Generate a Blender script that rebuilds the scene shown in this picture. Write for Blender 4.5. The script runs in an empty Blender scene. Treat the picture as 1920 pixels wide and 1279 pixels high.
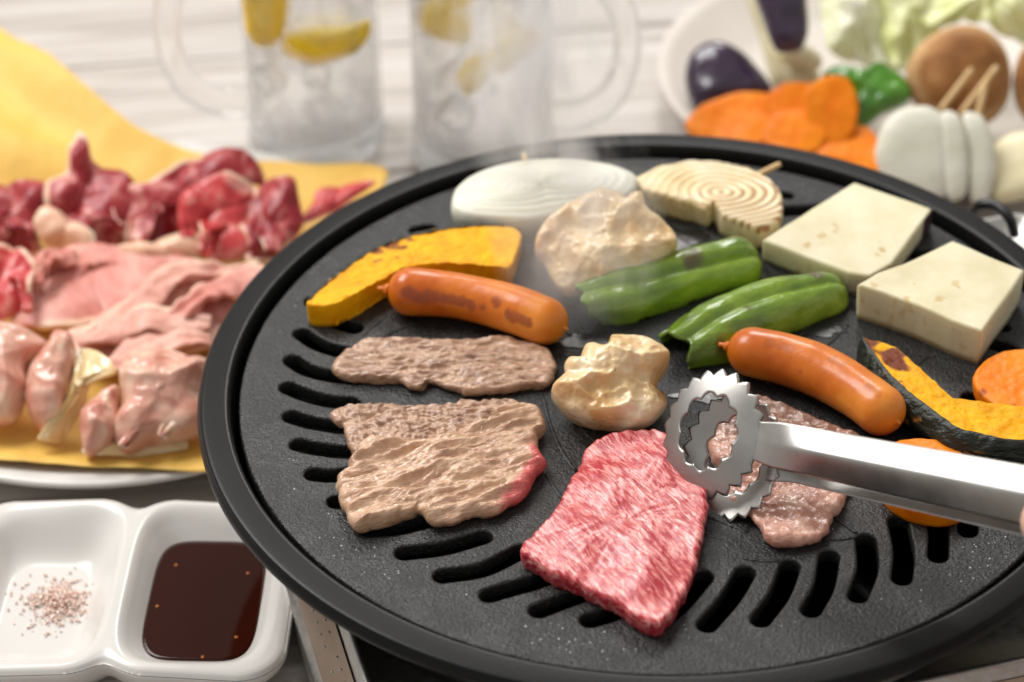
import bpy, bmesh, math, random
import numpy as np
from mathutils import Vector, Matrix, noise as NZ

random.seed(7); rng = np.random.RandomState(7)
scene = bpy.context.scene
COL = scene.collection

# ------------------------------------------------------------------ camera
F_PX, PITCH, ROLL = 5000.0, 0.639136, 0.0164442
CAM = np.array([-0.05386, -0.78376, 0.68470])       # pan centre is the origin, table top is z = 0
ZR, ZP = 0.085, 0.0812                               # rim top, grill plate top
c, s = math.cos(PITCH), math.sin(PITCH)
_r = np.array([1, 0, 0.]); _u = np.array([0, s, c]); FWD = np.array([0, c, -s])
cr, sr = math.cos(ROLL), math.sin(ROLL)
RIGHT = _r * cr - _u * sr; UP = _r * sr + _u * cr
cam_d = bpy.data.cameras.new('camera'); cam = bpy.data.objects.new('camera', cam_d); COL.objects.link(cam)
cam.matrix_world = Matrix(((RIGHT[0], UP[0], -FWD[0], CAM[0]), (RIGHT[1], UP[1], -FWD[1], CAM[1]),
                           (RIGHT[2], UP[2], -FWD[2], CAM[2]), (0, 0, 0, 1)))
cam_d.sensor_width = 36; cam_d.lens = F_PX / 1920 * 36
cam_d.clip_start = 0.05; cam_d.clip_end = 20
cam_d.dof.use_dof = True; cam_d.dof.focus_distance = 0.938; cam_d.dof.aperture_fstop = 7.0
scene.camera = cam

# ------------------------------------------------------------------ light
w = bpy.data.worlds.new('World'); scene.world = w; w.use_nodes = True
bg = w.node_tree.nodes['Background']; bg.inputs[0].default_value = (1.0, 0.975, 0.95, 1); bg.inputs[1].default_value = 0.54
def area(name, loc, target, size, energy, color=(1, 1, 1), sy=None):
    d = bpy.data.lights.new(name, 'AREA'); d.energy = energy; d.size = size; d.color = color
    if sy: d.shape = 'RECTANGLE'; d.size_y = sy
    o = bpy.data.objects.new(name, d); COL.objects.link(o); o.location = loc
    o.rotation_euler = (Vector(target) - Vector(loc)).to_track_quat('-Z', 'Y').to_euler()
area('window_light', (-1.05, 0.80, 1.62), (0, 0.05, 0.05), 1.1, 44, (1, 0.985, 0.965), 0.9)
area('back_light', (0.06, 1.50, 1.32), (0, 0.1, 0), 0.42, 12, (1, 0.97, 0.93))
scene.view_settings.view_transform = 'Standard'; scene.view_settings.look = 'None'
scene.view_settings.exposure = 0.0; scene.view_settings.gamma = 1.0
cy = scene.cycles
cy.use_denoising = True; cy.max_bounces = 24; cy.transmission_bounces = 24; cy.transparent_max_bounces = 40
cy.diffuse_bounces = 4; cy.glossy_bounces = 5; cy.volume_bounces = 1; cy.volume_step_rate = 4; cy.caustics_refractive = True
cy.blur_glossy = 0.5; cy.sample_clamp_indirect = 6

# ------------------------------------------------------------------ geometry helpers
def ray(u, v):
    d = FWD + RIGHT * ((u - 960) / F_PX) - UP * ((v - 639.5) / F_PX)
    return d / np.linalg.norm(d)
def P(u, v, z):
    """The point of the horizontal plane at height z that stands behind photo pixel (u, v)."""
    d = ray(u, v); return CAM + d * ((z - CAM[2]) / d[2])
def PP(u, v, C, n):
    d = ray(u, v); return CAM + d * (np.dot(C - CAM, n) / np.dot(d, n))
def hit(V, u, v):
    """The vertex of V that pixel (u, v) looks at."""
    d = ray(u, v); r = V - CAM; t = r @ d; e = np.linalg.norm(r - t[:, None] * d, axis=1)
    return V[np.argmin(e + np.where(e < .0025, (t - t.min()) * .5, 1))]
def nrm(a): a = np.asarray(a, float); return a / np.linalg.norm(a)
def nz(p, sc, seed=0.0): return NZ.noise(Vector((p[0] * sc + seed, p[1] * sc + seed * 1.7, p[2] * sc - seed)))
def fbm(p, sc, seed=0.0, o=3):
    a, t = 1.0, 0.0
    for i in range(o): t += a * nz(p, sc * 2 ** i, seed + i * 9.1); a *= 0.5
    return t
def sstep(a, b, x): t = np.clip((x - a) / (b - a), 0, 1); return t * t * (3 - 2 * t)

def resample(pts, n, smooth=True):
    """Closed contour through pts, n points evenly spaced."""
    pts = np.asarray(pts, float); m = len(pts); dense = []
    for i in range(m):
        p0, p1, p2, p3 = pts[i - 1], pts[i], pts[(i + 1) % m], pts[(i + 2) % m]
        for t in np.linspace(0, 1, 14, endpoint=False):
            if smooth:
                k = 0.5 * ((2 * p1) + (-p0 + p2) * t + (2 * p0 - 5 * p1 + 4 * p2 - p3) * t * t + (-p0 + 3 * p1 - 3 * p2 + p3) * t ** 3)
                l = p1 + (p2 - p1) * t
                dense.append(0.75 * k + 0.25 * l)
            else: dense.append(p1 + (p2 - p1) * t)
    d = np.array(dense); q = np.vstack([d, d[:1]])
    L = np.r_[0, np.cumsum(np.linalg.norm(np.diff(q, axis=0), axis=1))]
    t = np.linspace(0, L[-1], n, endpoint=False)
    return np.array([np.interp(t, L, q[:, k]) for k in range(d.shape[1])]).T
def path(pts, n):
    pts = np.asarray(pts, float); q = [2 * pts[0] - pts[1]] + list(pts) + [2 * pts[-1] - pts[-2]]; out = []
    for i in range(1, len(q) - 2):
        p0, p1, p2, p3 = q[i - 1:i + 3]
        for t in np.linspace(0, 1, 16, endpoint=False):
            out.append(0.5 * ((2 * p1) + (-p0 + p2) * t + (2 * p0 - 5 * p1 + 4 * p2 - p3) * t * t + (-p0 + 3 * p1 - 3 * p2 + p3) * t ** 3))
    out.append(pts[-1]); d = np.array(out)
    L = np.r_[0, np.cumsum(np.linalg.norm(np.diff(d, axis=0), axis=1))]; t = np.linspace(0, L[-1], n)
    return np.array([np.interp(t, L, d[:, k]) for k in range(d.shape[1])]).T

def empty(name, loc, label=None, cat=None, group=None):
    o = bpy.data.objects.new(name, None); COL.objects.link(o); o.location = loc; o.empty_display_size = 0.01
    return tag(o, label, cat, group)
def tag(o, label=None, cat=None, group=None, kind=None):
    if label: o['label'] = label
    if cat: o['category'] = cat
    if group: o['group'] = group
    if kind: o['kind'] = kind
    return o
def wloc(o):
    l = np.array(o.location, float)
    while o.parent: o = o.parent; l = l + np.array(o.location, float)
    return l
def obj(name, V, Fc, m, parent=None, smooth=True, attr=None):
    """One mesh object from world-space vertices."""
    V = np.asarray(V, float)
    o0 = wloc(parent) if parent else np.array([(V[:, 0].min() + V[:, 0].max()) / 2, (V[:, 1].min() + V[:, 1].max()) / 2, V[:, 2].min()])
    me = bpy.data.meshes.new(name); me.from_pydata((V - o0).tolist(), [], [tuple(f) for f in Fc])
    bm = bmesh.new(); bm.from_mesh(me); bmesh.ops.remove_doubles(bm, verts=bm.verts, dist=1e-7) if attr is None else None
    bmesh.ops.recalc_face_normals(bm, faces=bm.faces); bm.to_mesh(me); bm.free()
    if smooth: me.polygons.foreach_set('use_smooth', [True] * len(me.polygons))
    if attr is not None:
        a = me.attributes.new('m', 'FLOAT', 'POINT'); a.data.foreach_set('value', np.asarray(attr, float))
    me.materials.append(m)
    o = bpy.data.objects.new(name, me); COL.objects.link(o)
    if parent: o.parent = parent
    else: o.location = o0
    return o
def loft(rings, closed=True, cap0=True, cap1=True):
    V, Fc = [], []; n = len(rings[0])
    for r in rings: V += list(r)
    for i in range(len(rings) - 1):
        for j in range(n if closed else n - 1):
            k = (j + 1) % n; Fc.append((i * n + j, i * n + k, (i + 1) * n + k, (i + 1) * n + j))
    for on, i in ((cap0, 0), (cap1, len(rings) - 1)):
        if on:
            V.append(np.mean(rings[i], axis=0)); q = len(V) - 1
            for j in range(n if closed else n - 1): Fc.append((i * n + j, i * n + (j + 1) % n, q))
    return np.array(V), Fc
def lathe(prof, seg=96, center=(0, 0, 0), cap0=False, cap1=False):
    a = np.linspace(0, 2 * np.pi, seg, endpoint=False)
    rings = [np.c_[r * np.cos(a) + center[0], r * np.sin(a) + center[1], 0 * a + z + center[2]] for r, z in prof]
    return loft(rings, True, cap0, cap1)
def tube(pts, rad, n=16, seg=14, round_ends=False, cs=None):
    """Sweep along pts; rad is a number or f(t); cs(t, a) scales the radius round the section."""
    q = path(pts, n); T = np.gradient(q, axis=0); T /= np.linalg.norm(T, axis=1)[:, None]
    up = np.array([0, 0, 1.]); up = up if abs(T[0] @ up) < .9 else np.array([1., 0, 0]); rings = []
    L = np.r_[0, np.cumsum(np.linalg.norm(np.diff(q, axis=0), axis=1))]
    R0 = rad if callable(rad) else (lambda t: rad)
    a = np.linspace(0, 2 * np.pi, seg, endpoint=False); sd = nrm(np.cross(T[0], up))
    for i in range(n):
        t = i / (n - 1); sd = nrm(sd - T[i] * (sd @ T[i])); un = nrm(np.cross(sd, T[i])); r = R0(t)
        if round_ends:
            e = min(L[i], L[-1] - L[i]); rr = R0(0.5); r = r * math.sqrt(max(1e-4, 1 - max(0, 1 - e / rr) ** 2))
        k = np.array([cs(t, x) for x in a]) if cs else 1.0
        rings.append(q[i] + (np.cos(a) * k * r)[:, None] * sd + (np.sin(a) * k * r)[:, None] * un)
    return loft(rings)
def slab(px, t, z0=ZP, n=150, rings=26, er=None, sm=True, zf=0.5, top=None, jit=0.0, jsc=300, seed=1.0, under=True, flat_er=None, world=False):
    """A flat piece: contour taken at height z0 + t*zf, real thickness t, rounded edge er; top(p, e) lifts the upper face
    (e = metres from the edge). Returns V, F, and per-vertex (edge distance, is_top)."""
    er = t * 0.5 if er is None else er
    base = np.array(px, float) if world else np.array([P(u, v, z0 + t * zf)[:2] for u, v in px])
    q = resample(base, n, sm)
    if jit:
        tn = np.roll(q, -1, 0) - np.roll(q, 1, 0); nn = np.c_[tn[:, 1], -tn[:, 0]]; nn /= np.linalg.norm(nn, axis=1)[:, None]
        q = q + nn * np.array([jit * fbm((p[0], p[1], 0), jsc, seed, 3) for p in q])[:, None]
    cc = q.mean(0); d = np.linalg.norm(q - cc, axis=1)
    V, info, rows = [], [], []
    fr = [(1 - (1 - k / rings) ** 1.0) for k in range(1, rings)]
    def row(inset, z, up, f=1.0):
        r0 = len(V); rr = np.maximum(d - inset, d * .05) / d * f
        for i in range(n):
            p = cc + (q[i] - cc) * rr[i]; e = d[i] * (1 - rr[i])
            zz = z + (top((p[0], p[1], z0), e) if (up and top) else 0)
            V.append((p[0], p[1], zz)); info.append((e, 1 if up else 0))
        rows.append(r0)
    V.append((cc[0], cc[1], z0 + t + (top((cc[0], cc[1], z0), 0.02) if top else 0))); info.append((.02, 1))
    for f in fr: row(er, z0 + t, True, f)
    for a in np.linspace(0, math.pi / 2, 6): row(er * (1 - math.sin(a)), z0 + t - er * (1 - math.cos(a)), True)
    for a in np.linspace(math.pi / 2, math.pi * .93, 6)[1:]:
        row(er * (1 - math.sin(a)) * .8, z0 + (t - er) * (1 - (a - math.pi / 2) / (math.pi * .43)), False)
    Fc = [(0, rows[0] + i, rows[0] + (i + 1) % n) for i in range(n)]
    for a, b in zip(rows[:-1], rows[1:]):
        for i in range(n): k = (i + 1) % n; Fc.append((a + i, b + i, b + k, a + k))
    V.append((cc[0], cc[1], z0)); info.append((.02, 0)); e = len(V) - 1
    for i in range(n): Fc.append((rows[-1] + i, e, rows[-1] + (i + 1) % n))
    return np.array(V), Fc, np.array(info)
def blob(px, z0, facing=0.5, df=0.01, db=0.01, n=80, rings=14, amp=0.0, sc=80, seed=0.0, pw=2.2, sm=True, ridge=None, stretch=None, C=None, N=None):
    """A puffy piece resting at height z0 whose outline lies on a plane leaning towards the camera by facing (0..1)."""
    px = np.array(px, float); cpx = px.mean(0); zc = z0 + .01
    vd = nrm(CAM - P(*cpx, z0)); fixed = C is not None
    if fixed: q = np.array([PP(u, v, C, N) for u, v in px])
    else: N = nrm(np.array([0, 0, 1.]) * (1 - facing) + vd * facing)
    for _ in range(0 if fixed else 6):
        C = P(*cpx, zc); q = np.array([PP(u, v, C, N) for u, v in px]); zc += (z0 + 0.002) - min(q[:, 2].min(), 9) + db * 0.25 * (1 - facing)
    q = resample(q, n, sm); C = q.mean(0); V, Fc, rows = [], [], []
    def disp(p):
        if not amp: return 0
        pp = p if stretch is None else p * np.asarray(stretch)
        v = fbm(pp, sc, seed, 4)
        if ridge: v = v * (1 - ridge) + ridge * (0.7 - 2 * abs(nz(pp, sc * .8, seed + 5)))
        return amp * v + amp * .20 * (0.5 - abs(2.2 * nz(pp, sc * 1.9, seed + 9))) + amp * .03 * nz(pp, sc * 8, seed + 4)
    for sgn, dd in ((1, df), (-1, db)):
        V.append(C + N * sgn * (dd + disp(C))); ctr = len(V) - 1; prev = None
        for k in range(1, rings + 1):
            r = math.sin(k / rings * math.pi / 2); h = (1 - min(r, 1) ** pw) ** (1 / pw); b = len(V)
            for i in range(n):
                p = C + (q[i] - C) * r
                V.append(p + N * sgn * (dd * h + disp(p + N * .01 * sgn) * (0.25 + .75 * min(1, 3 * h)) * (1 if h > 0 else .0)) )
            for i in range(n):
                j = (i + 1) % n
                Fc.append((ctr, b + i, b + j) if prev is None else (prev + i, b + i, b + j, prev + j))
            prev = b
        last = prev if sgn == 1 else last
        if sgn == -1:
            pass
    V = np.array(V); V[:, 2] = np.maximum(V[:, 2], z0)
    return V, Fc
def grid(fn, nu, nv):
    V = [fn(i / nu, j / nv) for j in range(nv + 1) for i in range(nu + 1)]
    Fc = [(j * (nu + 1) + i, j * (nu + 1) + i + 1, (j + 1) * (nu + 1) + i + 1, (j + 1) * (nu + 1) + i) for j in range(nv) for i in range(nu)]
    return np.array(V), Fc
def solidify(o, t, off=-1.0):
    m = o.modifiers.new('solid', 'SOLIDIFY'); m.thickness = t; m.offset = off; return o
def subsurf(o, l=1):
    m = o.modifiers.new('sub', 'SUBSURF'); m.levels = l; m.render_levels = l; return o
def rbox(cx, cy, cz, lx, ly, lz, rot=0.0, bev=0.002, seg=2, M3=None):
    bm = bmesh.new(); bmesh.ops.create_cube(bm, size=1)
    for v in bm.verts: v.co = Vector((v.co.x * lx, v.co.y * ly, v.co.z * lz))
    if bev: bmesh.ops.bevel(bm, geom=bm.edges[:], offset=bev, segments=seg, affect='EDGES', profile=.5)
    R = Matrix.Rotation(rot, 3, 'Z') if M3 is None else M3
    V = np.array([np.array(R @ v.co) + (cx, cy, cz) for v in bm.verts]); bm.verts.index_update()
    Fc = [[v.index for v in f.verts] for f in bm.faces]; bm.free(); return V, Fc
def merge(*parts):
    V, Fc, k = [], [], 0
    for v, f in parts: V.append(np.asarray(v)); Fc += [tuple(i + k for i in g) for g in f]; k += len(v)
    return np.vstack(V), Fc

# ------------------------------------------------------------------ materials
def mat(name, cols, scale=60, rough=0.5, bump=0.0, bscale=None, stretch=(1, 1, 1), rot=0.0, detail=5, dist=0.0, sss=0.0, ssr=(1, .3, .2), sscale=0.004,
        metal=0.0, trans=0.0, ior=1.45, coat=0.0, spec=0.5, pos=None, char=None, charpos=(0.35, 0.65), roughvar=0.0, bstretch=None, bdist=0.001, cn=0.5, constant=False):
    """Principled material: a noise runs through the colours cols; char mixes in along the mesh attribute m."""
    m = bpy.data.materials.new(name); m.use_nodes = True; nt = m.node_tree; N = nt.nodes; L = nt.links; b = N['Principled BSDF']
    S = lambda k, v: b.inputs[k].__setattr__('default_value', v)
    S('Roughness', rough); S('Metallic', metal); S('IOR', ior); S('Transmission Weight', trans); S('Specular IOR Level', spec)
    S('Coat Weight', coat); S('Coat Roughness', 0.12)
    if sss: S('Subsurface Weight', sss); S('Subsurface Radius', ssr); S('Subsurface Scale', sscale)
    cols = cols if isinstance(cols[0], (tuple, list)) else [cols]
    tc = N.new('ShaderNodeTexCoord'); mp = N.new('ShaderNodeMapping'); L.new(tc.outputs['Object'], mp.inputs[0])
    mp.vector_type = 'TEXTURE'; mp.inputs['Scale'].default_value = [1 / x for x in stretch]; mp.inputs['Rotation'].default_value = (0, 0, rot)
    out = None
    if len(cols) > 1:
        t = N.new('ShaderNodeTexNoise'); t.inputs['Scale'].default_value = scale; t.inputs['Detail'].default_value = detail; t.inputs['Distortion'].default_value = dist
        t.inputs['Roughness'].default_value = cn
        L.new(mp.outputs[0], t.inputs['Vector']); r = N.new('ShaderNodeValToRGB'); L.new(t.outputs[0], r.inputs[0]); e = r.color_ramp.elements
        pos = pos or list(np.linspace(.32, .68, len(cols)))
        e[0].position = pos[0]; e[0].color = (*cols[0], 1); e[1].position = pos[-1]; e[1].color = (*cols[-1], 1)
        for p, cc in zip(pos[1:-1], cols[1:-1]): q = e.new(p); q.color = (*cc, 1)
        out = r.outputs[0]
        if roughvar:
            mr = N.new('ShaderNodeMapRange'); L.new(t.outputs[0], mr.inputs[0]); mr.inputs[1].default_value = .3; mr.inputs[2].default_value = .7
            mr.inputs[3].default_value = rough - roughvar; mr.inputs[4].default_value = rough + roughvar; L.new(mr.outputs[0], b.inputs['Roughness'])
    else: S('Base Color', (*cols[0], 1))
    if char:
        at = N.new('ShaderNodeAttribute'); at.attribute_name = 'm'; t2 = N.new('ShaderNodeTexNoise'); t2.inputs['Scale'].default_value = scale * 4; t2.inputs['Detail'].default_value = 4
        L.new(tc.outputs['Object'], t2.inputs['Vector'])
        ad = N.new('ShaderNodeMath'); ad.operation = 'MULTIPLY_ADD'; L.new(t2.outputs[0], ad.inputs[0]); ad.inputs[1].default_value = 0.5; L.new(at.outputs['Fac'], ad.inputs[2])
        mr = N.new('ShaderNodeMapRange'); L.new(ad.outputs[0], mr.inputs[0]); mr.inputs[1].default_value = charpos[0]; mr.inputs[2].default_value = charpos[1]
        mx = N.new('ShaderNodeMix'); mx.data_type = 'RGBA'; L.new(mr.outputs[0], mx.inputs['Factor']); mx.inputs['B'].default_value = (*char, 1)
        if out: L.new(out, mx.inputs['A'])
        else: mx.inputs['A'].default_value = (*cols[0], 1)
        out = mx.outputs['Result']
    if out: L.new(out, b.inputs['Base Color'])
    if bump:
        t3 = N.new('ShaderNodeTexNoise'); t3.inputs['Scale'].default_value = bscale or scale * 3; t3.inputs['Detail'].default_value = 6
        if bstretch:
            mp2 = N.new('ShaderNodeMapping'); L.new(tc.outputs['Object'], mp2.inputs[0]); mp2.inputs['Scale'].default_value = bstretch; mp2.inputs['Rotation'].default_value = (0, 0, rot)
            L.new(mp2.outputs[0], t3.inputs['Vector'])
        else: L.new(mp.outputs[0], t3.inputs['Vector'])
        bp = N.new('ShaderNodeBump'); bp.inputs['Strength'].default_value = bump; bp.inputs['Distance'].default_value = bdist
        L.new(t3.outputs[0], bp.inputs['Height']); L.new(bp.outputs[0], b.inputs['Normal'])
    return m
PINKR = (1, .35, .25)
m_pan = mat('black_enamel', [(.004, .004, .004), (.006, .0059, .0058)], 40, 0.34, 0.05, 700, spec=.2)
m_plate = mat('nonstick_coating', [(.009, .009, .0088), (.018, .0175, .0168), (.06, .058, .055)], 800, 0.42, 0.9, 900, spec=.42, bdist=.0007, roughvar=.08, pos=[.35, .55, .72], cn=.7)
_nt = m_plate.node_tree; _t = _nt.nodes.new('ShaderNodeTexNoise'); _t.inputs['Scale'].default_value = 38; _t.inputs['Detail'].default_value = 5; _t.inputs['Distortion'].default_value = 1.5
_m = _nt.nodes.new('ShaderNodeMapRange'); _nt.links.new(_t.outputs[0], _m.inputs[0]); _m.inputs[1].default_value = .42; _m.inputs[2].default_value = .62; _m.inputs[3].default_value = .46; _m.inputs[4].default_value = .26
_nt.links.new(_nt.nodes.new('ShaderNodeTexCoord').outputs['Object'], _t.inputs['Vector']); _nt.links.new(_m.outputs[0], _nt.nodes['Principled BSDF'].inputs['Roughness'])
m_steel = mat('brushed_steel', [(.34, .325, .305), (.42, .405, .385)], 90, 0.40, 0.0, metal=1, roughvar=.04)
m_stove = mat('stove_steel', [(.40, .385, .36), (.50, .48, .45)], 300, 0.42, 0.04, 900, metal=1, roughvar=.05)
m_strip = mat('stove_side_enamel', [(.36, .27, .2), (.42, .32, .25)], 60, 0.45, metal=.6)
m_black = mat('black_steel', (.012, .012, .012), rough=.4)
m_china = mat('white_porcelain', [(.60, .575, .54), (.64, .615, .58)], 30, 0.24, spec=.5, coat=.1)
m_plate_w = mat('cream_stoneware', [(.56, .51, .45), (.61, .56, .50)], 30, 0.4)
m_paper = mat('yellow_paper', [(.70, .40, .065), (.78, .49, .11)], 25, 0.6, .4, 90, sss=.1, sscale=.002, bdist=.002)
m_glass = mat('clear_glass', (1, 1, 1), rough=0.0, trans=1, ior=1.35)
m_drink = mat('clear_soda', (1, 1, 1), rough=0.0, trans=1, ior=1.08)
m_ice = mat('cloudy_ice', [(.95, .96, .97), (1, 1, 1)], 120, 0.15, trans=.85, ior=1.25)
m_lemon = mat('lemon_flesh', [(.96, .66, .04), (1.0, .78, .20)], 160, 0.45, .3)
m_zest = mat('lemon_zest', [(1.0, .66, .001), (1.0, .72, .003)], 90, 0.45, .2, 900)
m_pith = mat('lemon_pith', (.9, .83, .55), rough=.5)
m_cook = mat('grilled_beef', [(.26, .135, .078), (.41, .235, .145), (.52, .32, .205)], 220, 0.28, .65, 700, stretch=(.55, 1.5, 1), rot=.05, sss=.06, ssr=PINKR, coat=.35, char=(.64, .43, .29), charpos=(.45, .95), roughvar=.14, spec=.6, bdist=.0012, dist=.6)
m_pale = mat('seared_beef_fatty', [(.42, .225, .135), (.55, .335, .205), (.68, .46, .30)], 160, 0.26, .65, 600, stretch=(.45, 1.7, 1), rot=.42, sss=.08, ssr=PINKR, coat=.4, char=(.60, .11, .10), charpos=(.6, 1.25), roughvar=.14, spec=.6, bdist=.0012, dist=.6)
m_half = mat('half_cooked_beef', [(.45, .20, .145), (.55, .28, .205), (.64, .38, .28)], 170, 0.27, .6, 600, stretch=(1, .6, 1), rot=.4, sss=.08, ssr=PINKR, coat=.4, char=(.24, .12, .08), charpos=(.5, .9), roughvar=.12, spec=.6, bdist=.0012, dist=.5)
m_chick = mat('grilled_chicken', [(.70, .44, .18), (.80, .59, .33), (.87, .71, .49)], 70, 0.25, .5, 280, sss=.25, ssr=(1, .5, .25), sscale=.005, char=(.58, .26, .04), charpos=(.42, 1.0), roughvar=.1, spec=.6, bdist=.0018, coat=.35)
m_onion = mat('raw_onion', [(.62, .61, .48), (.68, .66, .56), (.72, .70, .62)], 60, 0.42, .25, 300, stretch=(.3, 2.5, 1), sss=.3, ssr=(1, .9, .6), sscale=.006, spec=.35)
m_onion_g = mat('grilled_onion', [(.70, .52, .24), (.80, .65, .38), (.86, .75, .52)], 70, 0.34, .4, 350, sss=.2, ssr=(1, .7, .3), char=(.36, .17, .05), charpos=(.50, 1.05), coat=.3)
m_onion_y = mat('onion_yellowish', [(.70, .62, .38), (.76, .70, .49)], 45, 0.35, sss=.4, ssr=(1, .9, .6), sscale=.008)
m_wood = mat('toothpick_wood', [(.62, .40, .17), (.74, .53, .28)], 200, 0.6, .2, 800, stretch=(1, 1, 1))
m_egg = mat('eggplant_flesh', [(.60, .53, .32), (.65, .585, .385), (.69, .635, .44)], 60, 0.42, .14, 650, sss=.3, ssr=(1, .9, .5), sscale=.005, char=(.50, .34, .12), charpos=(.85, 1.5), spec=.4, bdist=.0006, cn=.6)
m_eskin = mat('eggplant_skin', [(.022, .012, .03), (.05, .025, .055)], 40, 0.24, .1, 120, coat=.4)
m_eskin_d = mat('dark_eggplant_peel', (.055, .03, .035), rough=.35)
m_pump = mat('pumpkin_flesh', [(.76, .30, .001), (.82, .38, .0015), (.86, .44, .003)], 130, 0.5, .6, 600, sss=.1, ssr=(1, .6, .1), sscale=.003, char=(.16, .035, .012), charpos=(.78, 1.4), spec=.22, bdist=.0009)
m_pskin = mat('pumpkin_skin', [(.008, .011, .007), (.014, .018, .010), (.25, .11, .02)], 120, 0.4, .9, 300, pos=[.3, .61, .70], dist=1.2, bdist=.002, stretch=(.6, 1, 1.3))
m_saus = mat('sausage_skin', [(.44, .080, .004), (.60, .15, .010), (.72, .26, .03)], 38, 0.33, .22, 240, sss=.12, ssr=(1, .4, .15), sscale=.003, char=(.26, .05, .015), charpos=(.60, 1.6), coat=.12, roughvar=.08, spec=.4)
m_pep = mat('green_pepper', [(.075, .135, .012), (.14, .235, .012), (.20, .31, .016), (.29, .41, .03)], 48, 0.17, .9, 170, stretch=(.8, 1.2, 1.2), rot=.40, sss=.05, ssr=(.4, 1, .1), char=(.09, .065, .02), charpos=(.75, 1.35), coat=.5, bdist=.0015)
m_pepraw = mat('green_pepper_raw', [(.035, .13, .008), (.09, .27, .012)], 50, 0.22, .1, coat=.4)
m_carrot = mat('carrot', [(.76, .17, .002), (.84, .25, .006)], 90, 0.42, .4, 350, sss=.1, ssr=(1, .4, .1), char=(.30, .06, .02), charpos=(.72, 1.4), spec=.25, bdist=.0008)
m_shii = mat('shiitake_cap', [(.20, .075, .02), (.30, .13, .04), (.40, .20, .075)], 60, 0.65, .6, 220, char=(.55, .34, .16), charpos=(.5, 1.3), spec=.25)
m_cabw = mat('cabbage_rib', [(.74, .77, .48), (.82, .82, .62), (.86, .86, .74)], 28, 0.4, .5, 80, stretch=(2, .5, 1), sss=.3, ssr=(.8, 1, .3), bdist=.002)
m_cab = mat('cabbage_leaf', [(.68, .75, .28), (.78, .80, .45), (.85, .84, .62)], 28, 0.4, .5, 80, stretch=(2, .5, 1), sss=.3, ssr=(.8, 1, .3), bdist=.002)
m_rawd = mat('raw_beef_dark', [(.25, .012, .018), (.36, .04, .045), (.55, .20, .17), (.72, .45, .34)], 75, 0.32, .5, 300, dist=1.2, sss=.1, ssr=PINKR, spec=.4, pos=[.38, .50, .62, .74], stretch=(1, .6, 1), char=(.80, .52, .38), charpos=(.55, 1.0))
m_rawr = mat('raw_beef_red', [(.40, .012, .018), (.55, .06, .06), (.72, .30, .25)], 60, 0.26, .4, 250, dist=1, sss=.15, ssr=PINKR, spec=.5, char=(.80, .52, .38), charpos=(.55, 1.0))
m_rawp2 = mat('raw_beef_pale_pink', [(.60, .26, .20), (.70, .36, .28), (.76, .46, .37)], 60, 0.42, .4, 300, dist=.8, sss=.15, ssr=PINKR, stretch=(1.6, .6, 1), rot=-.3, spec=.35, char=(.80, .56, .42), charpos=(.55, 1.0))
m_rawp = mat('raw_beef_pink', [(.54, .17, .13), (.62, .25, .20), (.68, .34, .28)], 60, 0.42, .4, 300, dist=.8, sss=.2, ssr=PINKR, stretch=(1.6, .6, 1), rot=.5, spec=.35, char=(.80, .52, .38), charpos=(.55, 1.0))
m_fat = mat('beef_fat', [(.72, .38, .24), (.82, .58, .42)], 70, 0.35, .3, sss=.3, ssr=(1, .6, .4), char=(.85, .70, .52), charpos=(.55, 1.0))
m_rawc = mat('raw_chicken', [(.52, .19, .13), (.66, .35, .26), (.76, .54, .40)], 70, 0.22, .4, 200, dist=.8, sss=.3, ssr=(1, .45, .3), sscale=.005, coat=.15)
m_rawc2 = mat('raw_chicken_membrane', [(.52, .19, .13), (.66, .35, .26), (.76, .54, .40)], 70, 0.22, .4, 200, dist=.8, sss=.3, ssr=(1, .45, .3), sscale=.005, coat=.15, char=(.84, .66, .42), charpos=(.5, 1.0))
m_skin_c = mat('chicken_skin', [(.72, .50, .22), (.80, .63, .38)], 80, 0.25, .4, sss=.3, ssr=(1, .6, .3), coat=.4, char=(.85, .70, .52), charpos=(.55, 1.0))
m_sauce = mat('soy_sauce', (.026, .0045, .002), rough=.06, spec=.22)
m_sauce_rim = mat('thin_sauce_edge', (.34, .11, .012), rough=.08, spec=.3)
m_salt = mat('pink_salt', [(.80, .50, .40), (.90, .74, .66)], 900, 0.4, sss=.2)
m_skin = mat('skin', [(.66, .40, .30), (.74, .49, .38)], 60, 0.45, .15, 500, sss=.3, ssr=(1, .4, .25), sscale=.004)
m_nail = mat('fingernail', (.78, .55, .48), rough=.25)
m_specks = mat('white_glints_and_salt', (.62, .60, .57), rough=.2, spec=.6)  # whitish colour stands in for glints on fat droplets, besides salt grains

# steak: marbling in two stretched layers
m_steak = mat('marbled_beef', [(.76, .33, .30), (.64, .15, .14), (.40, .022, .036)], 260, 0.24, .28, 700, stretch=(2.6, .5, 1), rot=.56, detail=7, dist=1.1, sss=.04, ssr=PINKR, sscale=.002, pos=[.38, .47, .56], spec=.6, roughvar=.1, bdist=.0012, cn=.62, coat=.15, char=(.42, .02, .04), charpos=(.6, 1.0))

def clearer(m, f):
    """Thin clear stuff: part of the light passes without bending."""
    nt = m.node_tree; N = nt.nodes; L = nt.links; out = [n for n in N if n.type == 'OUTPUT_MATERIAL'][0]; b = N['Principled BSDF']
    t = N.new('ShaderNodeBsdfTransparent'); mx = N.new('ShaderNodeMixShader'); mx.inputs[0].default_value = f
    L.new(b.outputs[0], mx.inputs[1]); L.new(t.outputs[0], mx.inputs[2]); L.new(mx.outputs[0], out.inputs['Surface'])
clearer(m_glass, .38); clearer(m_drink, .55); clearer(m_ice, .3)
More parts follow.
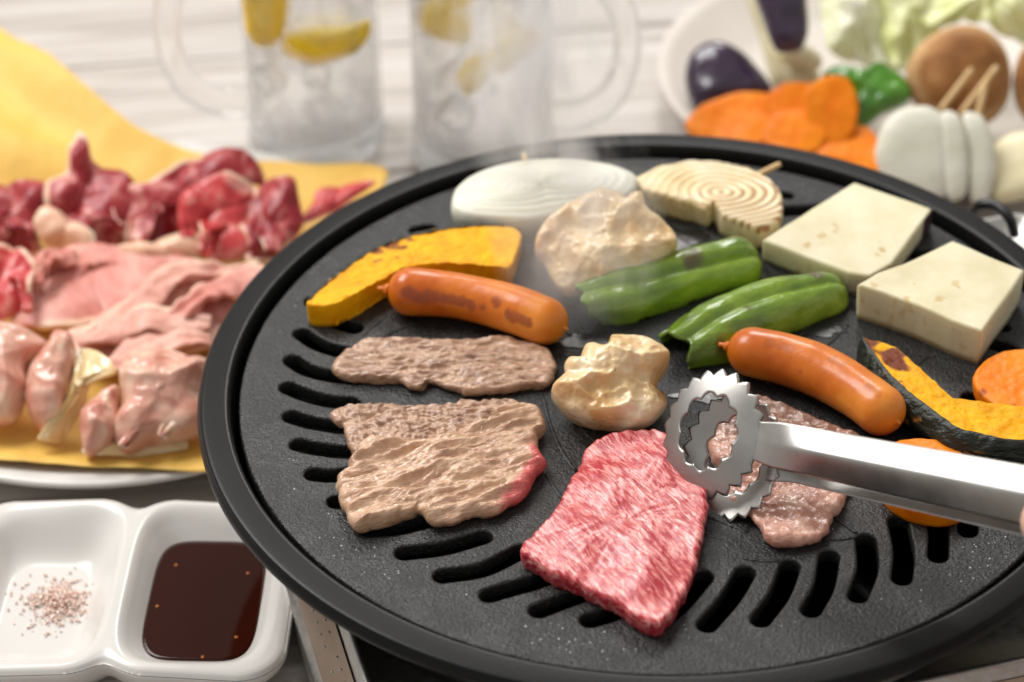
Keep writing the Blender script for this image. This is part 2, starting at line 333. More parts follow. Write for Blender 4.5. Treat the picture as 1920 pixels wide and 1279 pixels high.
# planks
def plank_mat(name, k, seed):
    m = bpy.data.materials.new(name); m.use_nodes = True; nt = m.node_tree; N = nt.nodes; L = nt.links; b = N['Principled BSDF']
    tc = N.new('ShaderNodeTexCoord'); mp = N.new('ShaderNodeMapping'); L.new(tc.outputs['Object'], mp.inputs[0])
    mp.inputs['Scale'].default_value = (3, 60, 10); mp.inputs['Location'].default_value = (seed, seed * 2, 0)
    t = N.new('ShaderNodeTexNoise'); t.inputs['Scale'].default_value = 1.6; t.inputs['Detail'].default_value = 8; t.inputs['Roughness'].default_value = .68; t.inputs['Distortion'].default_value = .7
    L.new(mp.outputs[0], t.inputs['Vector']); r = N.new('ShaderNodeValToRGB'); L.new(t.outputs[0], r.inputs[0]); e = r.color_ramp.elements
    e[0].position = .30; e[0].color = (.24 * k, .20 * k, .17 * k, 1); e[1].position = .66; e[1].color = (.63 * k, .585 * k, .545 * k, 1)
    q = e.new(.47); q.color = (.47 * k, .42 * k, .375 * k, 1)
    L.new(r.outputs[0], b.inputs['Base Color']); b.inputs['Roughness'].default_value = .42
    bp = N.new('ShaderNodeBump'); bp.inputs['Strength'].default_value = .35; bp.inputs['Distance'].default_value = .001; L.new(t.outputs[0], bp.inputs['Height']); L.new(bp.outputs[0], b.inputs['Normal'])
    return m

# ------------------------------------------------------------------ table
table = empty('table_top', (0, 0, 0)); tag(table, kind='structure')
ang = math.atan2(*(P(309, 115, 0) - P(0, 137, 0))[1::-1]) * .5 + .06
ex = np.array([math.cos(ang), math.sin(ang)]); ey = np.array([-ex[1], ex[0]])
p0 = P(0, 137, 0)[:2] @ ey; pw = .118
mats_p = [plank_mat('whitewashed_wood', k, s_) for k, s_ in ((.90, 0), (.83, 4.3), (.94, 9.1))]
for i in range(-10, 10):
    cyy = p0 + (i + .5) * pw; ctr = ey * cyy + ex * random.uniform(-.05, .05)
    V, Fc = rbox(ctr[0], ctr[1], -.009, 2.6, pw - .0012, .018, ang, .0012, 2)
    o = obj('plank', V - np.array([ctr[0], ctr[1], 0]), Fc, mats_p[i % 3], None, False); o.parent = table
    M2 = Matrix.Rotation(-ang, 4, 'Z'); o.data.transform(Matrix.Translation(o.location)); o.data.transform(M2); o.location = (ctr[0], ctr[1], 0); o.rotation_euler = (0, 0, ang)

# ------------------------------------------------------------------ stove under the pan
zs = 0.05
A0, A1 = P(635, 1148, zs)[:2], P(685, 1279, zs)[:2]; B0, B1 = P(1729, 1277, zs)[:2], P(1920, 1243, zs)[:2]
sx = nrm(B1 - B0); ax = nrm(A0 - A1); th1 = math.atan2(sx[1], sx[0]); th2 = math.atan2(ax[1], ax[0]) - math.pi / 2
th = (th1 + th2) / 2; sx = np.array([math.cos(th), math.sin(th)]); sy = np.array([-sx[1], sx[0]])
x_l = ((A0 + A1) / 2) @ sx; y_f = ((B0 + B1) / 2) @ sy
x_r, y_b = x_l + .335, float(P(1900, 398, zs)[:2] @ sy)
def SP(x, y, z): q = sx * x + sy * y; return np.array([q[0], q[1], z])
stove = empty('portable_stove', SP((x_l + x_r) / 2, (y_f + y_b) / 2, 0), 'silver tabletop gas stove underneath the black grill pan', 'stove')
def rect(x0, x1, y0, y1, z, r=.006, n=6):
    out = []
    for cx, cyy, a0 in ((x1 - r, y0 + r, -90), (x1 - r, y1 - r, 0), (x0 + r, y1 - r, 90), (x0 + r, y0 + r, 180)):
        for k in range(n): a = math.radians(a0 + 90 * k / (n - 1)); out.append(SP(cx + r * math.cos(a), cyy + r * math.sin(a), z))
    return np.array(out)
g = .011
V, Fc = loft([rect(x_l - g, x_r + g, y_f - g, y_b + g, .004), rect(x_l - g, x_r + g, y_f - g, y_b + g, .020), rect(x_l - g * .8, x_r + g * .8, y_f - g * .8, y_b + g * .8, .022),
              rect(x_l, x_r, y_f, y_b, zs - .001), rect(x_l + .001, x_r - .001, y_f + .001, y_b - .001, zs), rect(x_l + .0028, x_r - .0028, y_f + .0028, y_b - .0028, zs),
              rect(x_l + .0034, x_r - .0034, y_f + .0034, y_b - .0034, zs - .002), rect(x_l + .02, x_r - .02, y_f + .02, y_b - .02, zs - .003)])
obj('stove_body', V, Fc, m_stove, stove)
V, Fc = loft([rect(x_l - .0090, x_r + .0090, y_f - .0090, y_b + .0090, .0232), rect(x_l - .0022, x_r + .0022, y_f - .0022, y_b + .0022, .0447)], cap0=False, cap1=False)
obj('side_strip', V + np.array([0, 0, .0003]), Fc, m_strip, stove)
dots = []
for k in range(26):
    x = x_l + .012 + k * .0125
    dots.append(lathe([(.0005, .0006), (.0016, .0005), (.0021, 0)], 10, SP(x, y_f - .0062, .0335), True))
for k in range(22):
    y = y_f + .012 + k * .0066
    for xo, zz in ((-.0042, .0395), (-.0062, .033)):
        if (k * 7 + int(xo * 1e4)) % 5: dots.append(lathe([(.0002, .0003), (.0005, .0003), (.0007, 0)], 6, SP(x_l + xo, y, zz), True))
tag(obj('rivets', *merge(*dots), m_steel, stove), kind='stuff')
for a in (20, 110, 200, 290):
    a = math.radians(a) + th; q = np.array([math.cos(a), math.sin(a)])
    V, Fc = rbox(q[0] * .105, q[1] * .105, .056, .075, .006, .018, a, .0015)
    obj('pan_support', V, Fc, m_black, stove)
kx = SP(.06, y_f - .012, .026)
V, Fc = lathe([(.012, 0), (.013, .002), (.011, .014), (.009, .016)], 32, (0, 0, 0), True, True)
Rk = Matrix.Rotation(th, 3, 'Z') @ Matrix.Rotation(math.radians(90), 3, 'X')
obj('control_knob', np.array([np.array(Rk @ Vector(v)) + kx for v in V]), Fc, m_black, stove)

# ------------------------------------------------------------------ grill pan
pan = empty('grill_pan', (0, 0, .052), 'round black barbecue grill pan with curved slots, loaded with meat and vegetables', 'grill pan')
RO, RI = .1703, .1588
prof = [(.0, .0535), (.10, .054), (.150, .060), (.1562, .066), (RI - .0012, ZR - .004), (RI - .0005, ZR - .0012), (RI - .0001, ZR - .0004), (RI + .0006, ZR), (RI + .0014, ZR), (.1672, ZR - .0005), (.1680, ZR - .0006), (.1690, ZR - .0009), (RO - .0013, ZR - .0014),
        (RO - .0007, ZR - .0019), (RO, ZR - .0032), (RO, ZR - .0048), (RO - .0006, ZR - .0058), (RO - .0016, ZR - .0060), (RO - .003, ZR - .005), (.162, .077), (.158, .066), (.153, .0575), (.10, .0518), (0.0, .052)]
V, Fc = lathe(prof, 256); obj('pan_body', V, Fc, m_pan, pan)
slots_px = [[(588, 562), (625, 596), (664, 611)], [(567, 622), (600, 643), (648, 657), (690, 664)], [(549, 672), (578, 690), (623, 701), (672, 706)], [(541, 723), (575, 737), (617, 748), (658, 751)],
    [(547, 777), (583, 788), (631, 796), (670, 797)], [(561, 830), (594, 837), (642, 843), (685, 841)], [(589, 885), (617, 888), (654, 885), (705, 880)], [(632, 937), (690, 933), (750, 922)], [(695, 990), (745, 986), (820, 968)],
    [(759, 1033), (831, 1024), (905, 1003)], [(831, 1076), (905, 1064), (976, 1030)], [(918, 1112), (962, 1099), (1015, 1083), (1050, 1062)], [(1011, 1141), (1047, 1127), (1090, 1110), (1130, 1085)], [(1107, 1159), (1155, 1142), (1212, 1098)],
    [(1222, 1172), (1275, 1128), (1318, 1078)], [(1326, 1168), (1369, 1118), (1398, 1070)], [(1427, 1158), (1462, 1110), (1482, 1058)], [(1521, 1140), (1545, 1095), (1555, 1040)], [(1609, 1113), (1627, 1061), (1624, 1010)],
    [(1691, 1080), (1695, 1031), (1685, 975)], [(1759, 1038), (1760, 990), (1745, 940)], [(1815, 991), (1812, 960), (1800, 915)], [(1858, 640), (1880, 646), (1906, 660)], [(1820, 742), (1846, 764), (1860, 790)],
    [(1470, 392), (1530, 389), (1585, 380)], [(1690, 466), (1715, 472), (1745, 474)], [(1450, 359), (1466, 361), (1478, 363)], [(778, 428), (795, 424), (808, 423)], [(1900, 860), (1880, 840), (1850, 830)], [(1880, 925), (1860, 900), (1830, 880)]]
cu = bpy.data.curves.new('plate', 'CURVE'); cu.dimensions = '2D'; cu.fill_mode = 'BOTH'; cu.extrude = .0018; cu.bevel_depth = .0011; cu.bevel_resolution = 3
def spl(pts):
    sp = cu.splines.new('POLY'); sp.points.add(len(pts) - 1)
    for p, q in zip(sp.points, pts): p.co = (q[0], q[1], 0, 1)
    sp.use_cyclic_u = True
a = np.linspace(0, 2 * np.pi, 240, endpoint=False); RP = .1540
spl(np.c_[RP * np.cos(a), RP * np.sin(a)])
slot_c = []
for sp_ in slots_px:
    q = path(np.array([P(u, v + 3, ZP)[:2] for u, v in sp_]), 14); hw = .0046
    if len(sp_) == 3 and abs(sp_[0][0] - sp_[2][0]) < 45 and sp_[0][1] < 480: hw = .0034
    r = np.hypot(q[:, 0], q[:, 1]); q = q * np.minimum(1, (RP - .009) / r)[:, None]; slot_c.append(q)
    T = np.gradient(q, axis=0); T /= np.linalg.norm(T, axis=1)[:, None]; Nn = np.c_[-T[:, 1], T[:, 0]]
    pts = [x + n_ * hw for x, n_ in zip(q, Nn)]
    a0 = math.atan2(Nn[-1][1], Nn[-1][0]); pts += [q[-1] + hw * np.array([math.cos(a0 - t), math.sin(a0 - t)]) for t in np.linspace(.2, math.pi - .2, 9)]
    pts += [x - n_ * hw for x, n_ in zip(q[::-1], Nn[::-1])]
    a0 = math.atan2(-Nn[0][1], -Nn[0][0]); pts += [q[0] + hw * np.array([math.cos(a0 - t), math.sin(a0 - t)]) for t in np.linspace(.2, math.pi - .2, 9)]
    spl(pts)
for u, v in ((1882, 614),):
    q = P(u, v, ZP)[:2]; spl([q + .0035 * np.array([math.cos(-t), math.sin(-t)]) for t in np.linspace(0, 2 * np.pi, 20, endpoint=False)])
tmp = bpy.data.objects.new('tmp', cu); COL.objects.link(tmp); dg = bpy.context.evaluated_depsgraph_get()
me = bpy.data.meshes.new_from_object(tmp.evaluated_get(dg)); bpy.data.objects.remove(tmp)
me.name = 'grill_plate'; me.materials.clear(); me.materials.append(m_plate)
for p in me.polygons: p.use_smooth = abs(p.normal.z) < .999
po = bpy.data.objects.new('grill_plate', me); COL.objects.link(po); po.parent = pan; po.location = (0, 0, ZP - .0029 - .052)
# raised ribs on the plate
ridges = [[(1017, 740), (1030, 790), (1050, 840), (1080, 885)], [(1075, 782), (1098, 812), (1125, 838)], [(1024, 888), (1040, 915), (1062, 945)], [(1258, 400), (1300, 418), (1362, 460)], [(1262, 438), (1285, 455), (1312, 475)],
          [(668, 655), (722, 630), (782, 603)], [(680, 630), (700, 612), (724, 594)], [(1320, 966), (1360, 981), (1402, 998)], [(1395, 1047), (1430, 1052), (1458, 1052)], [(1562, 970), (1585, 985), (1606, 1000)],
          [(1545, 1012), (1580, 1011), (1606, 1006)], [(1440, 720), (1490, 640), (1530, 600)], [(1590, 610), (1560, 640), (1530, 662)], [(1715, 690), (1735, 672), (1755, 668)], [(1000, 560), (1020, 590), (1070, 630)]]
for rr in ridges:
    obj('plate_rib', *tube([P(u, v, ZP) - np.array([0, 0, .0004]) for u, v in rr], .0009, 14, 8), m_plate, po)
hp = [P(1822, 400, .07), P(1838, 384, .078), P(1868, 386, .08), P(1893, 410, .078), P(1902, 440, .07)]
obj('loop_handle', *tube(hp, .0022, 24, 10), m_black, pan)

# ------------------------------------------------------------------ beef on the grill
def fibre(amp, sc, rot, st, seed, amp2=0.0, fold=0.0):
    cR, sR = math.cos(rot), math.sin(rot)
    def f(p, e):
        x, y = p[0] * cR - p[1] * sR, p[0] * sR + p[1] * cR; q = (x * st[0], y * st[1], 0)
        v = amp * (0.6 - abs(2.2 * nz(q, sc, seed))) + amp * .5 * nz(q, sc * 2.3, seed + 3) + amp2 * fbm((p[0], p[1], 0), 330, seed, 2)
        v += fold * nz((x * .7, y * 1.6, 0), 55, seed + 20)
        v += .00035 * nz((x * .8, y, 0), 900, seed + 31) + .0004 * nz((x * .6, y * 1.3, 0), 480, seed + 33)
        return v * min(1, .35 + e / .004)
    return f
def meat(name, px, t, m, label, cat, top, z0=ZP, jit=.0008, attr=None, group=None, seed=1.0, n=220, rings=46, er=None):
    V, Fc, info = slab(px, t, z0, n, rings, er, True, .5, top, jit, 260, seed)
    A = np.array([attr(v, i) if attr else 0 for v, i in zip(V, info)])
    return tag(obj(name, V, Fc, m, attr=A), label, cat, group)
GB = 'slices of beef grilling on the black plate'
meat('beef_slice', [(622, 692), (640, 668), (668, 650), (690, 639), (740, 637), (800, 641), (860, 639), (920, 637), (940, 634), (985, 641), (1010, 650), (1030, 664), (1044, 684), (1040, 705), (1030, 722), (1000, 724), (960, 732), (880, 740), (862, 735), (840, 728), (800, 716), (788, 728), (765, 728), (752, 715), (700, 713), (655, 710), (636, 705)],
     .0042, m_cook, 'brown grilled beef slice lying below the left sausage, farther of the cooked slices', 'beef', fibre(.0009, 210, -.06, (.45, 1.4), 3, .0004, .0022), attr=lambda v, i: .55 * (nz(v, 60, 8) + sstep(.02, .06, v[0] + .045)), group=GB, seed=3)
meat('beef_slice', [(617, 778), (640, 768), (700, 762), (760, 763), (858, 761), (872, 753), (905, 756), (962, 752), (985, 770), (990, 800), (960, 830), (900, 850), (800, 860), (720, 862), (672, 856), (655, 846), (642, 800), (630, 795)],
     .0038, m_cook, 'small brown cooked beef slice tucked under the big folded pale one', 'beef', fibre(.0008, 300, .12, (.8, 1.2), 11, .0009, .001), attr=lambda v, i: .3 * nz(v, 70, 2), group=GB, seed=6)
PK = P(995, 920, ZP)
meat('beef_slice', [(672, 842), (690, 830), (760, 831), (840, 820), (925, 798), (945, 775), (985, 764), (1008, 768), (1025, 802), (1010, 818), (1012, 850), (1026, 872), (1008, 890), (990, 925), (960, 945), (930, 962), (890, 964), (850, 980), (815, 982), (795, 970), (780, 958), (755, 970), (700, 985), (668, 992), (655, 980), (645, 960), (634, 935), (632, 896), (655, 888), (654, 866), (668, 858)],
     .0066, m_pale, 'large pale folded beef slice with creases and one raw pink corner', 'beef', fibre(.0024, 130, -.40, (.34, 1.5), 17, .0003, .0032), attr=lambda v, i: 1.25 * float(sstep(.024, .006, np.hypot(v[0] - PK[0], (v[1] - PK[1]) * .8))) * float(sstep(.0085, .0015, i[0] if i[1] else 0)) + .25 * nz(v, 90, 4), group=GB, seed=9, n=260, rings=56)
meat('beef_slice', [(1325, 800), (1365, 765), (1420, 748), (1450, 757), (1520, 782), (1630, 832), (1625, 870), (1592, 915), (1582, 950), (1562, 972), (1545, 1008), (1500, 1020), (1452, 1022), (1436, 1012), (1420, 982), (1395, 957), (1366, 938), (1350, 900), (1330, 850)],
     .0055, m_half, 'half cooked pinkish beef slice lying beneath the arm of the tongs', 'beef', fibre(.0010, 190, .45, (.55, 1.2), 31, .0003, .0022), attr=lambda v, i: 1.0 * float(sstep(-.06, -.02, v[1])) + .3 * nz(v, 80, 9), group=GB, seed=12)
def steak_top(p, e):
    q = (p[0] * 1.0, p[1] * 1.0, 0)
    return .0016 * nz(q, 60, 41) + .00035 * fbm((p[0] * 2 + p[1], p[1] * .7, 0), 200, 5, 2) + .002 * float(sstep(0, .03, e)) + .006 * float(sstep(-.045, -.01, p[1]))
meat('raw_steak', [(1112, 842), (1150, 828), (1232, 818), (1262, 840), (1325, 930), (1322, 985), (1308, 1055), (1292, 1105), (1272, 1145), (1242, 1178), (1225, 1183), (1196, 1172), (1178, 1158), (1158, 1143), (1100, 1115), (1040, 1088), (992, 1060), (975, 1050), (980, 1037), (1003, 1008), (1037, 975), (1062, 925), (1082, 890), (1098, 857)],
     .0075, m_steak, 'bright red marbled raw steak held at its corner by the tongs', 'steak', steak_top, attr=lambda v, i: .5 * (1 - i[1]) + .3 * nz(v, 50, 3) + .5 * float(sstep(.052, .066, v[0] + v[1] * .2)), jit=.0009, seed=15, n=260, rings=50, er=.0018)

# ------------------------------------------------------------------ chicken on the grill
def chicken(px, seed, label, df, amp, facing, ch):
    V, Fc = blob(px, ZP, facing, df, .008, 200, 60, amp, 66, seed, 2.6, True, .6)
    A = [ch * (nz(v, 75, seed + 2) * 1.2 + .22 + .25 * nz(v, 200, seed)) for v in V]
    tag(obj('chicken_piece', V, Fc, m_chick, attr=A), label, 'chicken', 'grilled chicken pieces on the plate')
chicken([(1005, 452), (1016, 430), (1042, 406), (1076, 382), (1110, 370), (1128, 359), (1155, 361), (1176, 374), (1190, 364), (1204, 364), (1211, 392), (1240, 412), (1264, 440), (1270, 460), (1254, 484), (1230, 500), (1200, 520), (1150, 543), (1095, 556), (1062, 556), (1042, 538), (1022, 500), (1004, 476)], 3.0,
        'larger golden chicken piece at the back, between the onion and the green pepper', .012, .0065, .62, .55)
chicken([(1034, 745), (1042, 728), (1060, 710), (1058, 692), (1067, 680), (1085, 678), (1096, 655), (1112, 652), (1135, 660), (1147, 634), (1172, 628), (1210, 634), (1240, 650), (1256, 670), (1250, 690), (1236, 708), (1232, 728), (1248, 740), (1250, 762), (1234, 785), (1214, 800), (1180, 810), (1150, 806), (1100, 796), (1062, 778)], 8.4,
        'smaller lumpy chicken piece in the middle, just behind the head of the tongs', .012, .0075, .6, .5)

# ------------------------------------------------------------------ onions on the grill
def stick(a, b, r, parent):
    a, b = np.array(a), np.array(b)
    obj('toothpick', *tube([a, (a + b) / 2, b], lambda t: r * (1 if t < .93 else .8), 10, 10), m_wood, parent)
o = tag(obj('onion_slice', *slab([(846, 398), (852, 376), (878, 354), (922, 336), (980, 322), (1040, 317), (1100, 320), (1160, 332), (1196, 352), (1180, 385), (1100, 412), (1010, 428), (970, 430), (920, 428), (872, 422), (850, 412)],
     .0135, n=140, rings=24, er=.0045, top=lambda p, e: .0010 * nz(p, 30, 3) + .0005 * math.sin(e * 1500) + .0012 * float(sstep(0, .02, e)))[:2], m_onion), 'thick white uncooked onion slice with a toothpick, at the back left of the grill', 'onion', 'onion slices on the grill')
stick(P(992, 330, ZP + .010), P(982, 287, ZP + .016), .0011, o)
oc = P(1352, 402, ZP)[:2]
def ring_h(p, e):
    d = np.array([p[0], p[1]]) - oc; r = math.hypot(d[0] * .92, d[1] * 1.1) + .0030 * nz((p[0], p[1], ZP), 38, 2)
    return .00030 * math.cos(r / .0034 * 2 * math.pi + 1.5 * nz(p, 40, 7)) + .0008 * nz(p, 60, 5)
opx = [(1190, 352), (1232, 331), (1290, 319), (1340, 321), (1400, 332), (1440, 353), (1462, 377), (1468, 405), (1463, 425), (1448, 438), (1430, 447), (1415, 447), (1390, 436), (1352, 420), (1338, 398), (1325, 409), (1300, 400), (1240, 384), (1206, 372)]
V, Fc, info = slab(opx, .011, n=240, rings=60, er=.002, top=ring_h, jit=.0005, seed=2)
A = [max(0, -math.cos((math.hypot((v[0] - oc[0]) * .92, (v[1] - oc[1]) * 1.1) + .0030 * nz((v[0], v[1], ZP), 38, 2)) / .0034 * 2 * math.pi + 1.5 * nz((v[0], v[1], ZP), 40, 7))) * i[1] * (.30 + 1.0 * float(sstep(-.02, .05, v[0] - oc[0] + .02))) + .2 * nz(v, 90, 3) + .25 * (1 - i[1]) for v, i in zip(V, info)]
o = tag(obj('onion_slice', V, Fc, m_onion_g, attr=A), 'browned grilled onion slice showing its rings, skewered with a toothpick', 'onion', 'onion slices on the grill')
stick(P(1400, 338, ZP + .006), P(1464, 307, ZP + .012), .0012, o)

# ------------------------------------------------------------------ eggplant slices on the grill
def eggplant(px, t, label, spots, skin_rng, seed):
    V, Fc, info = slab(px, t, n=200, rings=44, er=.0012, sm=False, zf=1.0, top=lambda p, e: .0004 * nz(p, 60, seed))
    sp = [P(u, v, ZP + t) for u, v in spots]
    A = [i[1] * max([0] + [1.1 * float(sstep(.0035, .0005, np.linalg.norm((v - q_) * (1, .7, 1)) * (1 + 1.1 * nz(v, 420, seed)))) for q_ in sp]) + .28 * nz(v, 170, seed) + (1 - i[1]) * (.46 + .8 * nz(v, 420, seed)) for v, i in zip(V, info)]
    o = tag(obj('eggplant_slice', V, Fc, m_egg, attr=A), label, 'eggplant', 'eggplant slices on the grill')
    q = resample(np.array([P(u, v, ZP + t)[:2] for u, v in px]), 200, False); cc = q.mean(0); q = cc + (q - cc) * 1.004
    idx = [i % 200 for i in range(*skin_rng)]; s0 = q[idx]
    obj('peel', *loft([np.c_[s0, 0 * s0[:, :1] + ZP + .0005], np.c_[s0, 0 * s0[:, :1] + ZP + t - .0004]], False, False, False), m_eskin_d, o)
eggplant([(1430, 449), (1520, 391), (1602, 341), (1675, 366), (1748, 391), (1710, 442), (1672, 494), (1632, 517), (1592, 511), (1510, 480)], .0105, 'thick pale eggplant slice with flat cut face, nearer the grilled onion', [(1515, 458), (1645, 478), (1570, 425), (1545, 440), (1655, 470)], (60, 105), 3)
eggplant([(1608, 532), (1642, 512), (1693, 494), (1740, 472), (1786, 450), (1850, 477), (1921, 506), (1900, 540), (1870, 580), (1842, 620), (1786, 600), (1724, 572), (1660, 548)], .0165, 'thickest pale eggplant slice at the right, behind the charred pumpkin', [(1700, 560), (1642, 535), (1760, 560), (1790, 530)], (4, 40), 9)

# ------------------------------------------------------------------ pumpkin slices on the grill
def pumpkin(px, t, label, spots, skin, seed, zf=1.0, bulge=.002):
    V, Fc, info = slab(px, t, n=240, rings=40, er=.001, sm=True, zf=zf, top=lambda p, e: .0006 * fbm(p, 260, seed, 3), jit=.0004, jsc=420, seed=seed)
    sp = [(P(u, v, ZP + t), r) for u, v, r in spots]
    A = [max([0] + [1.2 * float(sstep(r, r * .2, np.linalg.norm((v - q_) * (1, .8, .5)) * (1 + 1.1 * nz(v, 230, seed)))) for q_, r in sp]) + .25 * nz(v, 120, seed) for v in V]
    o = tag(obj('pumpkin_slice', V, Fc, m_pump, attr=A), label, 'pumpkin', 'pumpkin slices on the grill')
    q = resample(np.array([P(u, v, ZP + t * zf)[:2] for u, v in px]), 240); i0, i1 = skin
    s0 = q[[i % 240 for i in range(i0, i1)]]; T = np.gradient(s0, axis=0); nn = np.c_[T[:, 1], -T[:, 0]]; nn /= np.linalg.norm(nn, axis=1)[:, None]
    if ((s0 - q.mean(0)) * nn).sum() < 0: nn = -nn
    m_ = len(s0); wv = np.sin(np.linspace(0, np.pi, m_)) ** .3
    rings = []
    for f, off in ((0.0, -.002), (.02, .0012), (.3, .0012 + bulge), (.65, .0012 + bulge), (.95, .0008), (1.0, .0003), (1.0, -.0012)):
        p2 = s0 + nn * (off * wv + .0004 * np.array([nz((x[0], x[1], f), 300, seed) for x in s0]))[:, None]; rings.append(np.c_[p2, np.full(m_, ZP + .0002 + f * (t + .0003))])
    obj('rind', *loft(rings, False, False, False), m_pskin, o)
    return o
pumpkin([(575, 567), (600, 540), (640, 507), (700, 466), (770, 441), (850, 426), (920, 422), (965, 427), (978, 440), (970, 470), (955, 500), (900, 494), (820, 493), (750, 503), (710, 522), (670, 548), (625, 570), (590, 572)], .0105,
        'bright yellow pumpkin slice curving behind the left sausage', [(735, 455, .008), (705, 470, .006)], (1, 108), 4, bulge=.0008)
pumpkin([(1616, 634), (1640, 638), (1680, 651), (1695, 671), (1715, 693), (1726, 713), (1760, 746), (1810, 771), (1870, 786), (1925, 783), (1985, 770), (1990, 800), (1925, 828), (1880, 827), (1830, 816), (1790, 805), (1742, 770), (1700, 738), (1662, 702), (1640, 672)], .0125,
        'narrow charred pumpkin slice with dark green rind beside the right sausage', [(1672, 676, .007), (1690, 684, .006), (1660, 672, .004), (1630, 645, .005), (1625, 655, .005), (1640, 690, .004)], (128, 242), 7, bulge=.003)

# ------------------------------------------------------------------ sausages
def sausage(px, r, label, nubs, marks, seed, stren=1.0):
    pts = [P(u, v, ZP + r) for u, v in px]; ext = lambda a, b: a + nrm(a - b) * r * .95
    pts = [ext(pts[0], pts[1])] + pts + [ext(pts[-1], pts[-2])]
    V, Fc = tube(pts, lambda t: r * (.97 + .03 * math.sin(t * 9 + seed)), 90, 44, True)
    V = np.array([v + nrm(v - np.array([v[0], v[1], ZP + r]) + 1e-9) * 0 + np.array([0, 0, .0003 * nz(v, 90, seed)]) for v in V])
    mk = [(hit(V, u, v), rr) for u, v, rr in marks]
    A = [max([0] + [1.15 * stren * float(sstep(k, k * .45, np.linalg.norm(v - q_) * (1 + .7 * nz(v, 260, seed)))) for q_, k in mk]) + .15 * nz(v, 100, seed) for v in V]
    o = tag(obj('sausage', V, Fc, m_saus, attr=A), label, 'sausage', 'sausages on the grill')
    for end, a, b in nubs:
        d = nrm(pts[0] - pts[1]) if end == 0 else nrm(pts[-1] - pts[-2]); e = pts[0] if end == 0 else pts[-1]
        obj('casing_knot', *tube([e - d * .001, e + d * a * .5 + np.array([0, 0, .0004]), e + d * a], lambda t: b * (1 - .35 * t + .3 * math.sin(7 * t)), 12, 12, True), m_saus, o)
sausage([(770, 547), (840, 552), (920, 568), (985, 588), (1022, 602)], .0093, 'browned sausage with dark grill marks in front of the yellow pumpkin', [(0, .0042, .0022), (1, .0016, .0008)],
        [(770, 552, .0042), (785, 555, .004), (800, 556, .004), (815, 558, .004), (832, 560, .0034), (848, 563, .004), (864, 566, .0036), (880, 568, .003), (905, 573, .002), (930, 568, .003), (955, 588, .0032), (965, 594, .004), (976, 600, .004), (988, 605, .003)], 1.0)
sausage([(1410, 660), (1475, 674), (1545, 700), (1605, 735), (1650, 768)], .0098, 'glossy plump orange sausage between the green pepper and tongs', [(0, .0038, .0017), (1, .0012, .0011)],
        [(1440, 640, .0034), (1465, 645, .003), (1560, 672, .0034), (1575, 680, .003), (1630, 722, .003), (1645, 735, .003), (1500, 700, .002), (1450, 642, .003), (1480, 650, .003), (1568, 676, .003), (1638, 728, .003)], 4.0, .62)

# ------------------------------------------------------------------ green peppers on the grill
def pepper(px, hw, hh, label, seed, marks):
    q = path(np.array([P(u, v, ZP) for u, v in px]), 70); T = np.gradient(q, axis=0); T /= np.linalg.norm(T, axis=1)[:, None]
    a = np.linspace(-.22, math.pi + .22, 48); rings = []
    for i in range(70):
        t = i / 69; sd = np.array([T[i][1], -T[i][0], 0]); sc = (1 + .07 * math.sin(5 * t + seed) - .16 * float(sstep(.55, 1, t))) * (1 - .25 * (1 - float(sstep(0, .22, t)))) * (1 if t < .90 else math.sqrt(max(.12, 1 - ((t - .9) / .125) ** 2)))
        ring = []
        for x in a:
            lobe = 1 - .17 * math.exp(-((x - 1.15 - .2 * math.sin(3 * t + seed)) / .22) ** 2) - .07 * math.exp(-((x - 2.35) / .2) ** 2) + .09 * nz((x * .7, t * 2.2, 0), 1.6, seed) + .035 * nz((x * 3, t * 5, 0), 1.5, seed)
            curl = (.0035 * (1 - float(sstep(0, .12, t)))) * nz((x, 0, 0), 1.6, seed + 3)
            ring.append(q[i] + sd * math.cos(x) * hw * sc * lobe + np.array([0, 0, max(.0006, .0012 + math.sin(x) * hh * sc * lobe)]) + T[i] * (curl * 2 + .004 * nz((x * 1.3, 0, 0), 1.5, seed + 9) * (1 - t)))
        rings.append(np.array(ring))
    V, Fc = loft(rings, False, False, True)
    mk = [(P(u, v, ZP + hh * .8), r) for u, v, r in marks]
    A = [max([0] + [1.1 * float(sstep(k, k * .2, np.linalg.norm((v - q_) * (1, 1, .4)))) for q_, k in mk]) + .2 * nz(v, 90, seed) for v in V]
    o = tag(obj('green_pepper', V, Fc, m_pep, attr=A), label, 'green pepper', 'green pepper halves on the grill'); solidify(o, .0018, 0)
pepper([(1086, 588), (1160, 572), (1250, 545), (1330, 518), (1412, 500)], .0125, .0135, 'farther green pepper half with a frilly torn end, beside the big chicken piece', 2.0, [(1300, 492, .008), (1130, 585, .009), (1290, 500, .006)])
pepper([(1262, 672), (1330, 645), (1420, 607), (1500, 578), (1572, 556)], .0125, .0135, 'nearer green pepper half with glossy folds, in front of the pale eggplant', 6.3, [(1530, 520, .006), (1575, 575, .006), (1400, 590, .004), (1355, 640, .006)])

